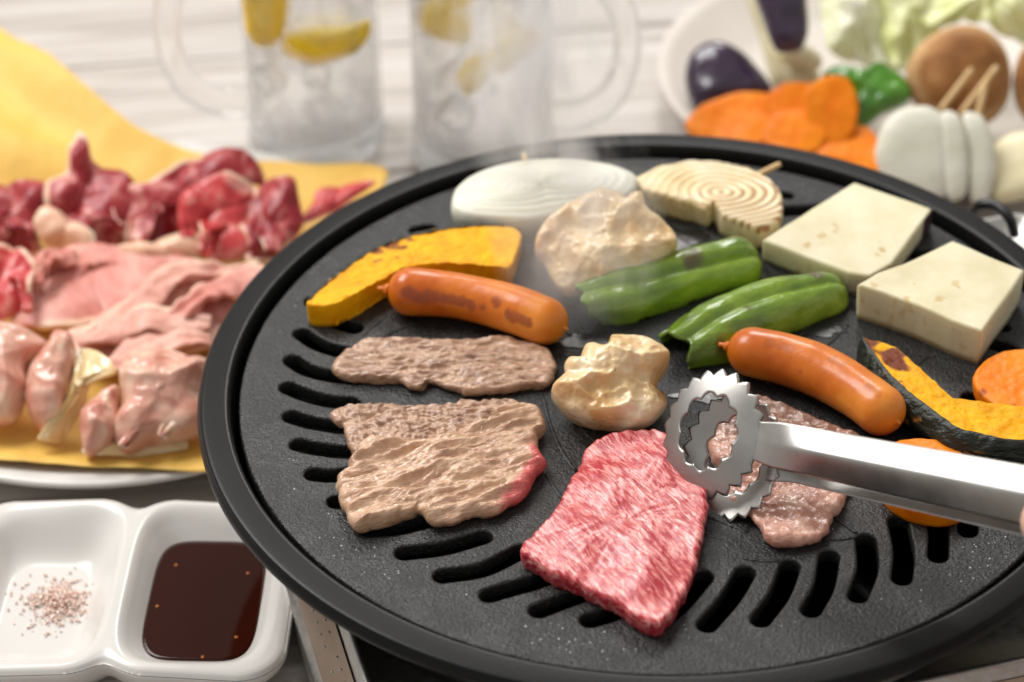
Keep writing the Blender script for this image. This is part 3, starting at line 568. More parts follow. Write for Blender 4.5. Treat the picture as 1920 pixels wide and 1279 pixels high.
# ------------------------------------------------------------------ carrots on the grill
def carrot(px, t, label, seed, spots, z0=ZP, group='carrot slices on the grill', ):
    V, Fc, info = slab(px, t, z0, n=120, rings=26, er=.0012, sm=True, zf=.6, top=lambda p, e: .0003 * fbm(p, 300, seed, 2))
    sp = [(P(u, v, z0 + t), r) for u, v, r in spots]
    A = [max([0] + [float(sstep(r, r * .2, np.linalg.norm(v - q_))) for q_, r in sp]) + .25 * nz(v, 120, seed) for v in V]
    return tag(obj('carrot_slice', V, Fc, m_carrot, attr=A), label, 'carrot', group)
carrot([(1823, 716), (1842, 688), (1880, 668), (1925, 664), (1970, 675), (1990, 705), (1990, 745), (1955, 775), (1915, 781), (1880, 777), (1852, 760), (1832, 742)], .007, 'browned carrot slice at the right edge, behind the charred pumpkin', 2, [(1842, 735, .004), (1900, 765, .005), (1910, 770, .004)])
carrot([(1668, 842), (1720, 831), (1782, 839), (1806, 862), (1822, 905), (1815, 950), (1798, 968), (1758, 974), (1700, 962), (1658, 934), (1648, 890)], .007, 'orange carrot slice lying mostly hidden under the tongs arm', 5, [])

# ------------------------------------------------------------------ tongs
Hc = P(1324, 812, ZP + .024); E0 = P(1920, 933, ZP + .050); av = nrm(E0 - Hc); vv = nrm(CAM - Hc); wv_ = nrm(np.cross(vv, av)); nv = nrm(np.cross(av, wv_))
if nv @ vv < 0: nv = -nv
if wv_[2] < 0: wv_ = -wv_
tongs = empty('tongs', Hc, 'stainless steel tongs with toothed ring heads gripping the raw steak', 'tongs')
def arm(off_n, off_w, off_a, flip):
    def Q(x, y, z): return Hc + av * (x + off_a) + wv_ * (y + off_w) + nv * (z * flip + off_n)
    NA = 300; rows = []
    for lay in (0, 1):
        for k in range(9):
            f = k / 8; rw = []
            for i in range(NA):
                t = 2 * math.pi * i / NA
                ph = (t / (2 * math.pi) * 21) % 1; tooth = (1 - abs(2 * ph - 1)); ro = .0184 + .0024 * tooth ** .8
                ph2 = (t / (2 * math.pi) * 11 + .3) % 1; ri = .0124 - .0015 * abs(2 * ph2 - 1) ** 1.5; ri *= (1 + .06 * math.cos(t - 2.3))
                if abs(((t + math.pi) % (2 * math.pi)) - math.pi) < .42: ro = max(ro, .0195)
                r = ri + (ro - ri) * f; z = -.0044 * (r / .0205) ** 2
                rw.append(Q(r * math.cos(t) * .97, r * math.sin(t) * 1.12, z - lay * .0010))
            rows.append(rw)
    order = rows[:9] + rows[9:][::-1]; V, Fc = loft(order + [order[0]], True, False, False)
    # neck and channelled handle
    secs = []; ns = 60
    for i in range(ns):
        t = i / (ns - 1); x = .0150 + t * .2385; hwid = .0066 + .0012 * float(sstep(0, .06, t)) + .0022 * min(1, t * 1.9); dp = .0001 + .0056 * float(sstep(0.03, .14, t)); yo = .0008 + (.0026 * float(sstep(0, .05, t)) if flip < 0 else 0)
        ring = []
        for lay in (0, 1):
            us = np.linspace(-1, 1, 21) if lay == 0 else np.linspace(1, -1, 21)
            for u in us: ring.append(Q(x, u * hwid + yo, -.0041 * (1 - float(sstep(0, .10, t))) - dp * (abs(u) ** 1.28) + .0022 * float(sstep(0, .15, t)) - lay * .0010))
        secs.append(np.array(ring))
    obj('tong_arm', *merge((V, Fc), loft(secs)), m_steel, tongs)
arm(0, 0, 0, 1)
arm(-.0125, -.0062, .0075, -1)
V, Fc = tube([Hc + av * .250 + wv_ * -.0053 + nv * .001, Hc + av * .268 - wv_ * .0053 - nv * .006, Hc + av * .250 - wv_ * .0053 - nv * .0155], .0065, 20, 12)
obj('tong_hinge', V, Fc, m_steel, tongs)

# ------------------------------------------------------------------ hand
def hand():
    HB = lambda x, y, z: Hc + av * x + wv_ * y + nv * z
    V, Ed, Rd = [], [], []
    def add(p, r, par=None):
        V.append(p); Rd.append(r)
        if par is not None: Ed.append((par, len(V) - 1))
        return len(V) - 1
    wr = add(HB(.250, -.070, -.004), .024); fa = add(HB(.30, -.115, .004), .026, wr)
    pm = add(HB(.215, -.045, -.006), .020, wr)
    th0 = add(HB(.200, -.028, .012), .0125, pm); th1_ = add(HB(.172, -.015, .0165), .0098, th0); th2_ = add(HB(.140, -.0065, .0135), .0096, th1_); add(HB(.1275, -.0050, .0105), .0086, th2_)
    for k in range(4):
        x0 = .205 - .017 * k + .012; kn = add(HB(x0 + .012, -.040 + .004 * k, -.028), .0105, pm)
        a = add(HB(x0 - .006, -.022 + .003 * k, -.036), .0090, kn); b = add(HB(x0 - .010, .004 + .002 * k, -.034), .0080, a); add(HB(x0 - .010, .016, -.024), .0070, b)
    me = bpy.data.meshes.new('person'); o0 = HB(.23, -.06, -.01); me.from_pydata([tuple(np.array(v) - o0) for v in V], Ed, []); me.materials.append(m_skin)
    o = bpy.data.objects.new('person', me); COL.objects.link(o); o.location = o0
    md = o.modifiers.new('skin', 'SKIN'); md.use_smooth_shade = True
    for sv, r in zip(me.skin_vertices[0].data, Rd): sv.radius = (r, r)
    me.skin_vertices[0].data[0].use_root = True; subsurf(o, 2)
    tag(o, 'person seen only as a fingertip holding the tongs at the right edge', 'person')
    n0 = HB(.1385, -.0058, .0172); R3 = Matrix((av, wv_, nv)).transposed()
    Vn, Fn = lathe([(.0001, .0012), (.0028, .001), (.0040, .0003), (.0043, -.0006)], 20, (0, 0, 0), True)
    obj('fingernail', np.array([np.array(R3 @ Vector((v[0] * 1.35, v[1], v[2]))) + n0 for v in Vn]), Fn, m_nail, o)
hand()

# ------------------------------------------------------------------ painted glint specks, salt and grease on the plate
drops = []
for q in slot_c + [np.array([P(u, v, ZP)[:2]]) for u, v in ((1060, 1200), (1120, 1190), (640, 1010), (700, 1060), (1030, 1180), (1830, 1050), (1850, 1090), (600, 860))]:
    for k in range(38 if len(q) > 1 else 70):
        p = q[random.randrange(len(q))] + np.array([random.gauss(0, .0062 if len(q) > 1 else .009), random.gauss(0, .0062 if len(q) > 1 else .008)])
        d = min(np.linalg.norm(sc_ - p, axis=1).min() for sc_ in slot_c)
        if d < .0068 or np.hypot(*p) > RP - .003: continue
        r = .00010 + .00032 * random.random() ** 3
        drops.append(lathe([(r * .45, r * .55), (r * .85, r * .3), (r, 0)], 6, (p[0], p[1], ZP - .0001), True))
tag(obj('glint_and_salt_specks', *merge(*drops), m_specks), 'tiny white specks painted for glints on fat droplets, with salt grains, over the grill plate', 'glints and salt', kind='stuff')

m_grease = mat('wet_grease', [(.010, .0095, .009), (.016, .015, .014)], 200, 0.30, .4, 260, spec=.45, roughvar=.05, bdist=.0006)
pools = []
for k, (u, v, r) in enumerate(((700, 742, .011), (900, 760, .012), (1130, 830, .009), (1100, 640, .010), (1320, 740, .010), (1540, 620, .008), (560, 640, .006), (1280, 445, .012), (990, 470, .008), (1660, 990, .006))):
    q = P(u, v, ZP)[:2]; out = []
    for t in np.linspace(0, 2 * np.pi, 26, endpoint=False):
        rr_ = r * (.55 + .9 * abs(nz((math.cos(t), math.sin(t), k * 3.1), 1.3, k))) ; out.append(q + rr_ * np.array([math.cos(t) * 1.4, math.sin(t) * .7]))
    out = np.array([p for p in out])
    if min(np.linalg.norm(sc_ - p, axis=1).min() for sc_ in slot_c for p in out) < .0052: out = q + (out - q) * .55
    if min(np.linalg.norm(sc_ - p, axis=1).min() for sc_ in slot_c for p in out) < .0050: continue
    pools.append(slab(out, .00035, ZP - .00005, 60, 6, .00017, world=True)[:2])
tag(obj('grease_film', *merge(*pools), m_grease), 'thin shiny pools of fat around the food on the black plate', 'grease', kind='stuff')

# ------------------------------------------------------------------ dish with sauce and salt
dz = .0185
Dl, Dr = P(-8, 1100, dz)[:2], P(532, 1110, dz)[:2]
dx = nrm(P(440, 1262, dz)[:2] - P(-10, 1256, dz)[:2]); dx = nrm(dx + nrm(P(330, 954, dz)[:2] - P(40, 949, dz)[:2])); dy = np.array([-dx[1], dx[0]])
dv0, dv1 = P(258, 958, dz)[:2], P(196, 1238, dz)[:2]; dmid = (dv0 + dv1) / 2
hY = abs((P(350, 955, dz)[:2] - P(330, 1262, dz)[:2]) @ dy) / 2 + .002; hX = (P(535, 1100, dz)[:2] - dmid) @ dx
def sdbox(x, y, cx, hx, hy, r):
    qx, qy = np.abs(x - cx) - (hx - r), np.abs(y) - (hy - r)
    return np.hypot(np.maximum(qx, 0), np.maximum(qy, 0)) + np.minimum(np.maximum(qx, qy), 0) - r
st = .0006; X = np.arange(-hX - .012, hX + .012, st); Y = np.arange(-hY - .012, hY + .012, st); GX, GY = np.meshgrid(X, Y)
shear = ((dv0 - dv1) @ dx) / ((dv0 - dv1) @ dy); GXs = GX - shear * GY * .5
smin = lambda a, b, k: -np.log(np.exp(-a / k) + np.exp(-b / k)) * k
o1, o2 = sdbox(GXs, GY, hX / 2 + .001, hX / 2 + .001, hY, .016), sdbox(GXs, GY, -hX / 2 - .001, hX / 2 + .001, hY, .016)
so = smin(o1, o2, .0035); wx, wy, ne = hX / 2 - .0022, hY - .0026, 4.6
kk = np.minimum((np.abs((GXs - hX / 2) / wx) ** ne + np.abs(GY / wy) ** ne) ** (1 / ne), (np.abs((GXs + hX / 2) / wx) ** ne + np.abs(GY / wy) ** ne) ** (1 / ne))
wellz = lambda k: dz - (dz - .0045) * (1 - sstep(.52, 1.03, k)) * (k < 1.03)
Z = wellz(kk) - .0008 * sstep(-.002, .001, so) - np.maximum(0, so - .0002) * 1.2
Z = Z + .0012 * np.cos(GXs / hX * 3.1) * sstep(.85, 1.02, kk)
gy_, gx_ = np.gradient(so, st); gl = np.hypot(gx_, gy_) + 1e-9; ov = np.maximum(0, so - .0013); ov = np.where(ov < st * 3, ov, 0)
Z = Z + np.minimum(ov, st * 3) * 1.2; GX = GX - gx_ / gl * ov; GY = GY - gy_ / gl * ov
keep = so < .0013 + st * 1.45; idx = -np.ones(Z.shape, int); idx[keep] = np.arange(keep.sum())
Vd = np.c_[(dmid[0] + GX * dx[0] + GY * dy[0])[keep], (dmid[1] + GX * dx[1] + GY * dy[1])[keep], Z[keep] + .0005]
Fd = [(idx[j, i], idx[j, i + 1], idx[j + 1, i + 1], idx[j + 1, i]) for j in range(len(Y) - 1) for i in range(len(X) - 1) if keep[j, i] and keep[j, i + 1] and keep[j + 1, i + 1] and keep[j + 1, i]]
def sof(x, y):
    xs = x - shear * y * .5; p1, p2 = sdbox(xs, y, hX / 2 + .001, hX / 2 + .001, hY, .016), sdbox(xs, y, -hX / 2 - .001, hX / 2 + .001, hY, .016)
    return smin(p1, p2, .0035)
ta = np.linspace(0, 2 * np.pi, 220, endpoint=False); lo, hi = np.zeros(220), np.full(220, hX * 1.8)
for _ in range(40):
    md = (lo + hi) / 2; ins = sof(md * np.cos(ta), md * np.sin(ta)) < .0013; lo = np.where(ins, md, lo); hi = np.where(ins, hi, md)
def drow(inset, z, wv=0.0): return np.array([[dmid[0] + r * math.cos(t) * dx[0] + r * math.sin(t) * dy[0], dmid[1] + r * math.cos(t) * dx[1] + r * math.sin(t) * dy[1], z + wv * .0012 * math.cos((r * math.cos(t) - shear * r * math.sin(t) * .5) / hX * 3.1)] for r, t in zip(lo - inset, ta)])
Vs, Fs = loft([drow(.0016, dz - .0030, 1), drow(.0001, dz - .00185, 1), drow(-.0002, dz - .0020, 1), drow(-.0004, dz - .0026, 1), drow(-.0004, dz - .0035, 1), drow(.0010, dz - .007, .5), drow(.0045, .0075), drow(.010, .0025), drow(.0135, .0004)], True, False, True)
Vd, Fd = merge((Vd, Fd), (Vs, Fs))
dish = tag(obj('divided_dish', Vd, Fd, m_china), 'white porcelain two compartment dish holding sauce and pink salt', 'dish')
sz = .0108
W = lambda x, y, z: np.array([dmid[0] + (x + shear * y * .5) * dx[0] + y * dy[0], dmid[1] + (x + shear * y * .5) * dx[1] + y * dy[1], z])
a = np.linspace(0, 2 * np.pi, 120, endpoint=False)
ks = np.linspace(.6, 1.03, 400); k0 = ks[np.argmin(np.abs(wellz(ks) - sz))]
def sq(k):
    q = (np.abs(np.cos(a)) ** ne + np.abs(np.sin(a)) ** ne) ** (-1 / ne); return [(hX / 2 + wx * k * x * math.cos(t), wy * k * x * math.sin(t)) for x, t in zip(q, a)]
rings = [np.array([W(*p, z) for p in sq(k)]) for k, z in ((k0 - .05, sz - .004), (k0 + .006, sz), (.7, sz), (.4, sz), (.1, sz))]
sauce_o = tag(obj('dipping_sauce', *loft(rings), m_sauce), 'dark brown dipping sauce filling the right compartment of the white dish', 'sauce')
obj('thin_edge', *loft([np.array([W(*p, float(wellz(np.array(k))) + .0003) for p in sq(k)]) for k in (k0 - .004, k0 + .012, k0 + .024)], True, False, False), m_sauce_rim, sauce_o)
for u, v in ((295, 1137), (443, 1195), (380, 1232), (330, 1060), (465, 1075)):
    q = P(u, v, sz); obj('oil_fleck', *lathe([(.0003, .0004), (.0006, .0003), (.0008, -.0002)], 12, tuple(q), True), m_sauce_rim, sauce_o)
gr = []
sc0 = P(110, 1128, .006)
for k in range(800):
    a_, r_ = random.uniform(0, 6.283), abs(random.gauss(0, .0066)); x, y = sc0[0] + r_ * math.cos(a_) * 1.15, sc0[1] + r_ * math.sin(a_) * 1.1
    h = .0052 + .0030 * math.exp(-(r_ / .007) ** 2) * random.random(); e = random.uniform(.0004, .0010)
    gr.append(rbox(x, y, h + e / 2, e, e * random.uniform(.7, 1.3), e * random.uniform(.6, 1), random.uniform(0, 3), 0, 1, Matrix.Rotation(random.uniform(0, 3), 3, Vector((random.random(), random.random(), .3))).to_3x3()))
tag(obj('pink_salt', *merge(*gr), m_salt, None, False), 'small heap of pink rock salt grains in the left compartment', 'salt', kind='stuff')

# ------------------------------------------------------------------ plate of raw meat
def plate(name, ctr, R, m, label, cat, h=.016):
    pr = [(0, .004), (R * .60, .004), (R * .72, .006), (R * .93, h - .002), (R - .002, h), (R, h - .0006), (R, h - .0022), (R * .92, h - .006), (R * .66, .001), (R * .6, 0.0), (0, .0)]
    return tag(obj(name, *lathe(pr, 160, (ctr[0], ctr[1], .0006)), m), label, cat)
pc = P(232, 590, .008); plate('meat_plate', pc, .1265, m_china, 'round white plate under the yellow paper and raw meat', 'plate', .017)
pap = [(-60, 95), (40, 150), (100, 180), (140, 207), (250, 262), (335, 284), (480, 304), (600, 314), (730, 330), (640, 480), (520, 640), (430, 800), (398, 872), (380, 890), (210, 878), (0, 866), (-150, 850), (-260, 600), (-240, 300)]
pq = resample(np.array([P(u, v, .018)[:2] for u, v in pap]), 200); pcen = P(200, 590, .018)[:2]
rings = []
for f in np.linspace(.02, 1, 40):
    rw = []
    for p in pq:
        x, y = pcen + (p - pcen) * f; r = math.hypot(x - pc[0], y - pc[1]) / .1265
        z = .0095 + .010 * float(sstep(.6, 1.0, r)) + .010 * max(0, r - 1) + .0016 * fbm((x, y, 0), 38, 3, 3) * f
        ul = float(sstep(.055, .16, (y - pc[1]) * .8 - (x - pc[0]) * .6)); z += .010 * ul + .004 * ul * math.sin((x * .6 + y) * 95) + .009 * ul * abs(((x * .7 + y * .6) * 24) % 1 - .5)
        rw.append((x, y, z))
    rings.append(np.array(rw))
solidify(tag(obj('paper_sheet', *loft(rings, True, True, False), m_paper), 'crinkled yellow paper sheet lining the white meat plate', 'paper'), .0003)
def raw(name, px, m, label, cat, z=.017, facing=.45, df=.009, amp=.003, sc=70, seed=1.0, pw=2.2, group=None, ridge=.5, fat=None):
    V, Fc = blob(px, z, facing, df, .006, 120, 26, amp, sc, seed, pw, True, ridge)
    o = tag(obj(name, V, Fc, m), label, cat, group)
    if fat:
        rim = V[1 + 23 * 120:1 + 24 * 120]; k0, k1 = fat
        pts = [rim[int(120 * k) % 120] + np.array([0, 0, .0008]) for k in np.linspace(k0, k1, 9)]
        obj('fat_edge', *tube(pts, lambda t: .0026 * math.sin(math.pi * min(1, max(.05, t))) ** .5 * (1 + .3 * math.sin(9 * t + seed)), 30, 10), m_fat, o)
    return o
GR = 'raw meat pieces on the yellow paper'
raws = [
 ('raw_beef_piece', [(-60, 360), (0, 352), (40, 350), (95, 352), (110, 372), (95, 402), (70, 440), (75, 470), (20, 480), (-60, 470)], m_rawd, 'dark raw beef piece at the far left of the meat plate', 'raw beef', .018, .5, .012),
 ('raw_beef_piece', [(95, 352), (130, 332), (136, 292), (150, 262), (166, 277), (176, 310), (220, 327), (245, 352), (245, 400), (235, 445), (190, 455), (150, 430), (105, 410)], m_rawd, 'dark raw beef piece with an upright pointed tip', 'raw beef', .018, .6, .013),
 ('raw_beef_piece', [(250, 357), (290, 347), (340, 312), (380, 297), (440, 295), (475, 320), (478, 350), (440, 350), (390, 370), (350, 410), (330, 440), (280, 455), (250, 445), (238, 400)], m_rawd, 'long dark raw beef piece topped with red edge, behind the folded red piece', 'raw beef', .018, .6, .013),
 ('raw_beef_piece', [(345, 402), (355, 372), (400, 347), (432, 337), (472, 357), (466, 400), (460, 440), (466, 472), (410, 484), (370, 472), (350, 442)], m_rawr, 'glossy folded bright red beef piece in front of the long dark one', 'raw beef', .019, .6, .014),
 ('raw_beef_piece', [(470, 390), (482, 360), (520, 345), (546, 352), (556, 390), (560, 430), (520, 474), (476, 490), (462, 450)], m_rawd, 'purplish raw beef piece with pale fat stripe beside the pan rim', 'raw beef', .018, .5, .011),
 ('raw_beef_piece', [(590, 387), (600, 362), (650, 349), (692, 350), (655, 380), (600, 412), (560, 422)], m_rawr, 'thin red beef scrap half hidden behind the pan rim', 'raw beef', .02, .4, .007),
 ('fat_trim', [(70, 422), (92, 397), (130, 412), (170, 442), (166, 472), (110, 468), (80, 448)], m_fat, 'cream coloured lump of fat in the heap of dark raw beef', 'fat', .021, .6, .012),
 ('fat_trim', [(232, 472), (270, 457), (330, 447), (372, 452), (382, 477), (340, 490), (270, 492)], m_fat, 'pale fatty strip along the front of the dark raw beef', 'fat', .02, .5, .009),
 ('raw_beef_piece', [(-50, 480), (25, 465), (60, 490), (76, 540), (60, 570), (20, 600), (-50, 605)], m_rawr, 'wet bright red beef piece at the left edge of the plate', 'raw beef', .018, .45, .010),
 ('raw_beef_piece', [(60, 505), (80, 477), (130, 465), (142, 490), (92, 532), (70, 550)], m_rawp, 'small pink and white curl of raw beef', 'raw beef', .021, .5, .010),
 ('raw_beef_slice', [(30, 605), (80, 545), (150, 475), (240, 482), (345, 495), (300, 560), (200, 604), (100, 622)], m_rawp, 'first flat pink beef slice, leftmost of the overlapping slices', 'raw beef', .017, .12, .004),
 ('raw_beef_slice', [(180, 604), (280, 545), (345, 487), (420, 502), (480, 490), (420, 560), (335, 612), (200, 642)], m_rawp2, 'second flat pink beef slice, overlapping the leftmost one', 'raw beef', .019, .15, .005),
 ('raw_beef_slice', [(290, 614), (340, 567), (420, 522), (472, 496), (520, 520), (450, 590), (400, 605), (340, 624)], m_rawp, 'third flat pink beef slice touching the pan rim', 'raw beef', .021, .18, .006),
 ('raw_beef_slice', [(120, 625), (250, 605), (330, 624), (410, 592), (420, 640), (330, 668), (250, 690), (140, 665)], m_rawp2, 'pale pink beef slice next to the raw chicken', 'raw beef', .018, .18, .006),
 ('raw_chicken_piece', [(-60, 615), (40, 625), (82, 642), (86, 660), (52, 690), (52, 740), (22, 795), (-60, 780)], m_rawc, 'brownish raw chicken piece at the left edge of the plate', 'raw chicken', .017, .5, .012),
 ('raw_chicken_piece', [(50, 732), (60, 690), (90, 650), (106, 630), (136, 640), (142, 690), (126, 740), (112, 792), (80, 806), (55, 772)], m_rawc, 'smooth rounded pale raw chicken piece', 'raw chicken', .018, .6, .014),
 ('raw_chicken_skin', [(140, 662), (160, 650), (202, 680), (216, 710), (172, 722), (152, 770), (112, 824), (72, 824), (100, 792), (126, 742), (136, 702)], m_skin_c, 'yellow strip of chicken skin between two raw chicken pieces', 'chicken skin', .02, .6, .011),
 ('raw_chicken_piece', [(152, 782), (190, 742), (222, 730), (226, 790), (206, 832), (162, 852)], m_rawc, 'small raw chicken piece with skin strip draped beside it', 'raw chicken', .018, .55, .010),
 ('raw_chicken_piece', [(225, 702), (240, 667), (270, 660), (330, 680), (392, 690), (400, 790), (345, 822), (280, 834), (235, 845), (215, 810), (232, 760)], m_rawc, 'largest raw chicken piece lying against the pan', 'raw chicken', .018, .5, .014),
 ('raw_chicken_skin', [(160, 855), (175, 825), (235, 815), (300, 822), (345, 830), (348, 846), (300, 852), (220, 858)], m_skin_c, 'folded chicken skin at the front of the plate', 'chicken skin', .017, .4, .006),
]
def sheet(name, px, m, label, cat, z, lean, amp, seed, group):
    """A thin folded slice of raw meat: ruffles run across it and its rim is ragged."""
    px = np.array(px, float); cpx = px.mean(0); C = P(*cpx, z); rr = random.Random(int(seed * 10))
    N = nrm(np.array([0, 0, 1.]) * (1 - lean) + nrm(CAM - C) * lean)
    for _ in range(5):
        q = np.array([PP(u, v, C, N) for u, v in px]); C = C + np.array([0, 0, z - q[:, 2].min()]) ; C = PP(*cpx, C, np.array([0, 0, 1.]))
    q = resample(q, 130); cc = q.mean(0); e1 = nrm(np.cross(N, (0, 0, 1.)) + 1e-6); e2 = np.cross(N, e1); a_ = rr.uniform(-.9, .9); dr = e1 * math.cos(a_) + e2 * math.sin(a_)
    wl_ = rr.uniform(.022, .034) * (1 if amp > .004 else 1.5); rings, A = [], []
    f0 = rr.random() * 6.28
    for f in np.linspace(.03, 1, 34):
        rw = []
        for k, p in enumerate(q):
            x = cc + (p - cc) * (f + .05 * f * nz(p, 110, seed)); ph = np.dot(x - cc, dr) / wl_ * 2 * math.pi + 2.2 * nz(x, 45, seed)
            h = amp * (abs(math.sin(ph * .5)) ** .7 - .45) * (.35 + .65 * f) + amp * .9 * (1 - f * f) + amp * .3 * fbm(x, 75, seed, 2)
            rw.append(x + N * h); A.append(1.1 * float(sstep(.80, .97, f)) * float(sstep(.1, .7, math.sin(2 * math.pi * k / 130 * 1.0 + f0) + .5 * nz(p, 90, seed))) + .2 * nz(x, 200, seed))
        rings.append(np.array(rw))
    V, Fc = loft(rings, True, True, False); A.append(0); V[:, 2] = np.maximum(V[:, 2], .0125)
    return solidify(tag(obj(name, V, Fc, m, attr=A), label, cat, group), .0030)
def ribbon(parent, px, z, wd, m, seed, tilt):
    q = path(np.array([P(u, v, z) for u, v in px]), 40); T = np.gradient(q, axis=0); T /= np.linalg.norm(T, axis=1)[:, None]
    def fn(a_, b_):
        k = a_ * 39; i0 = min(38, int(k)); f = k - i0; c_ = q[i0] * (1 - f) + q[i0 + 1] * f; t_ = T[i0]; sd = nrm(np.cross(t_, (0, 0, 1.))); x = (b_ - .5) * 2
        w_ = wd * (.55 + .45 * math.sin(math.pi * min(.97, max(.06, a_)))) * (1 + .35 * nz(c_ + sd * x * .004, 130, seed)); ph = tilt + .7 * math.sin(5 * a_ + seed)
        return c_ - sd * x * w_ * math.cos(ph) + np.array([0, 0, abs(x * w_ * math.sin(ph)) * .8 + .0035 * math.sin(math.pi * a_) - .003 * x * x + .0016 * nz(c_ + sd * x * .01, 170, seed)])
    V, Fc = grid(fn, 40, 14); A = [1.15 * float(sstep(.80, .97, b / 14)) * (.7 + .8 * nz(V[b * 41 + a], 70, seed)) + .25 * nz(V[b * 41 + a], 180, seed) for b in range(15) for a in range(41)]
    V[:, 2] = np.maximum(V[:, 2], .0135); solidify(obj('folded_edge', V, Fc, m, parent, attr=A), .0024)
RB = {0: [[(-10, 405), (40, 378), (92, 388)], [(0, 450), (40, 425), (70, 430)]], 1: [[(108, 372), (170, 350), (236, 388)], [(118, 432), (175, 408), (232, 430)]], 2: [[(258, 420), (310, 360), (400, 315), (470, 326)], [(250, 445), (300, 410), (345, 375)]],
      3: [[(352, 445), (366, 388), (418, 352), (464, 374)], [(380, 470), (410, 420), (455, 430)]], 4: [[(474, 465), (490, 388), (542, 366)], [(510, 465), (525, 410), (555, 392)]], 8: [[(5, 500), (42, 520), (52, 582)]], 9: [[(70, 530), (100, 490), (138, 478)]],
      10: [[(58, 575), (165, 492), (330, 500)]], 11: [[(215, 610), (315, 535), (462, 505)]], 12: [[(305, 615), (410, 548), (500, 518)]], 13: [[(145, 645), (265, 618), (395, 612)], [(200, 680), (300, 650), (395, 640)]],
      14: [[(-5, 650), (50, 668), (46, 742)]], 15: [[(66, 760), (98, 690), (126, 648)]], 18: [[(232, 706), (300, 678), (388, 706)], [(228, 836), (280, 790), (325, 712)], [(300, 818), (350, 770), (392, 720)]]}
for i, r in enumerate(raws):
    nm, px, mm, lab, cat, z, f, df = r
    c_ = np.mean(px, axis=0); k_ = 1.16 if i < 8 else 1.04; px = [tuple(c_ + (np.array(q) - c_) * k_) for q in px]
    o = None
    if 'raw_chicken_piece' != nm: o = sheet(nm, px, mm, lab, cat, z, f, (.0075 if df > .007 else .0036), i * 3.3 + 1, GR)
    else: o = raw(nm, px, mm, lab, cat, z, f, df, .0058, 52, i * 3.3 + 1, group=GR, ridge=.75)
    for k, pth in enumerate(RB.get(i, [])):
        ribbon(o, pth, z + (.011 if i < 10 else .0075 if i < 14 else .012), .0075 if i < 10 else .0085 if i < 14 else .006, mm if i < 14 else m_rawc2, i * 2.1 + k, .75 if i < 10 else .25 if i < 14 else .6)

# ------------------------------------------------------------------ mugs
def mug(cpx, R, H, hside, label, seed, lemons, nice):
    b = P(*cpx, 0); root = empty('glass_mug', b, label, 'glass mug', 'mugs of lemon soda')
    pr = [(0, .0045), (R * .8, .0035), (R * .93, 0.0), (R * .99, .002), (R * 1.01, .006), (R * .985, .014), (R * .975, H * .5), (R, H - .001), (R - .001, H), (R - .0035, H - .001), (R - .0040, H * .5), (R - .0044, .017), (R * .8, .0135), (0, .0125)]
    obj('mug_body', *lathe(pr, 96, b), m_glass, root)
    hx = np.array([hside, -.12, 0]); hx = nrm(hx)
    hpts = [b + hx * (R - .001) + np.array([0, 0, .024])] + [b + hx * (R + k) + np.array([0, 0, z]) for k, z in ((.012, .026), (.026, .036), (.033, .056), (.032, .078), (.022, .096), (.010, .102))] + [b + hx * (R - .001) + np.array([0, 0, .104])]
    obj('handle', *tube(hpts, lambda t: .0062 + .0015 * abs(2 * t - 1), 40, 16), m_glass, root)
    lv = H * .86; li = [(0, .0122), (R * .78, .0126), (R - .0036, .0178), (R - .0034, H * .5), (R - .0030, lv), (R * .5, lv - .0003), (0, lv - .0003)]
    tag(obj('soda_drink', *lathe(li, 72, b), m_drink), 'clear fizzy drink in the ' + ('left' if hside < 0 else 'right') + ' glass mug', 'drink', 'drinks in the glass mugs')
    rr = random.Random(seed); tries = 0; placed = []
    while len(placed) < nice and tries < 400:
        tries += 1; p = np.array([rr.uniform(-R * .58, R * .58), rr.uniform(-R * .58, R * .58), rr.uniform(.028, lv - .004)])
        if all(np.linalg.norm(p - q_) > .0165 for q_ in placed): placed.append(p)
    for k, p in enumerate(placed):
        Rm = Matrix.Rotation(rr.uniform(0, 3), 3, Vector((rr.random(), rr.random(), rr.random())).normalized()); s_ = rr.uniform(.011, .0145)
        tag(obj('ice_cube', *rbox(*(b + p), s_, s_, s_ * .9, 0, .0022, 3, Rm), m_ice), 'ice cube floating in the ' + ('left' if hside < 0 else 'right') + ' glass mug', 'ice cube', 'ice cubes in the ' + ('left' if hside < 0 else 'right') + ' mug')
    for lab, fw, parts in lemons:
        C0 = PP(*parts[0][1][0], b + np.array([0, fw, 0]), nrm((CAM - b) * (1, 1, 0))); lr = empty('lemon_slice', C0, lab, 'lemon slice', 'lemon slices in the mugs')
        for nm, px, dd, mm, tl in parts:
            c_ = np.mean(px, axis=0); N_ = nrm((CAM - b) * (1, 1, .5) + np.array([tl, 0, 0]))
            obj(nm, *blob(px, .014, 1, dd, dd, 60, 10, .0004, 120, seed, 2.6, C=PP(c_[0], c_[1], b + np.array([0, fw, 0]), nrm((CAM - b) * (1, 1, 0))), N=N_), mm, lr)
mug((596, 262), .0328, .145, -1, 'glass mug on the left with its handle facing left and lemon slices', 5,
    [('lemon slice standing at the left side of the left mug', -.012, [('lemon_flesh', [(458, -40), (460, 55), (484, 84), (508, 80), (522, 40), (522, -40)], .004, m_lemon, 0), ('zest', [(514, -40), (540, -40), (538, 40), (520, 78), (506, 84), (520, 40)], .0035, m_zest, .2)]),
     ('lemon wedge lying peel down in the left mug', -.016, [('zest', [(532, 58), (560, 84), (620, 86), (668, 62), (692, 38), (690, 66), (660, 98), (600, 116), (552, 106), (530, 86)], .006, m_zest, 0), ('lemon_flesh', [(545, 62), (580, 50), (640, 48), (690, 36), (668, 66), (620, 86), (565, 84)], .004, m_lemon, 0)])], 24)
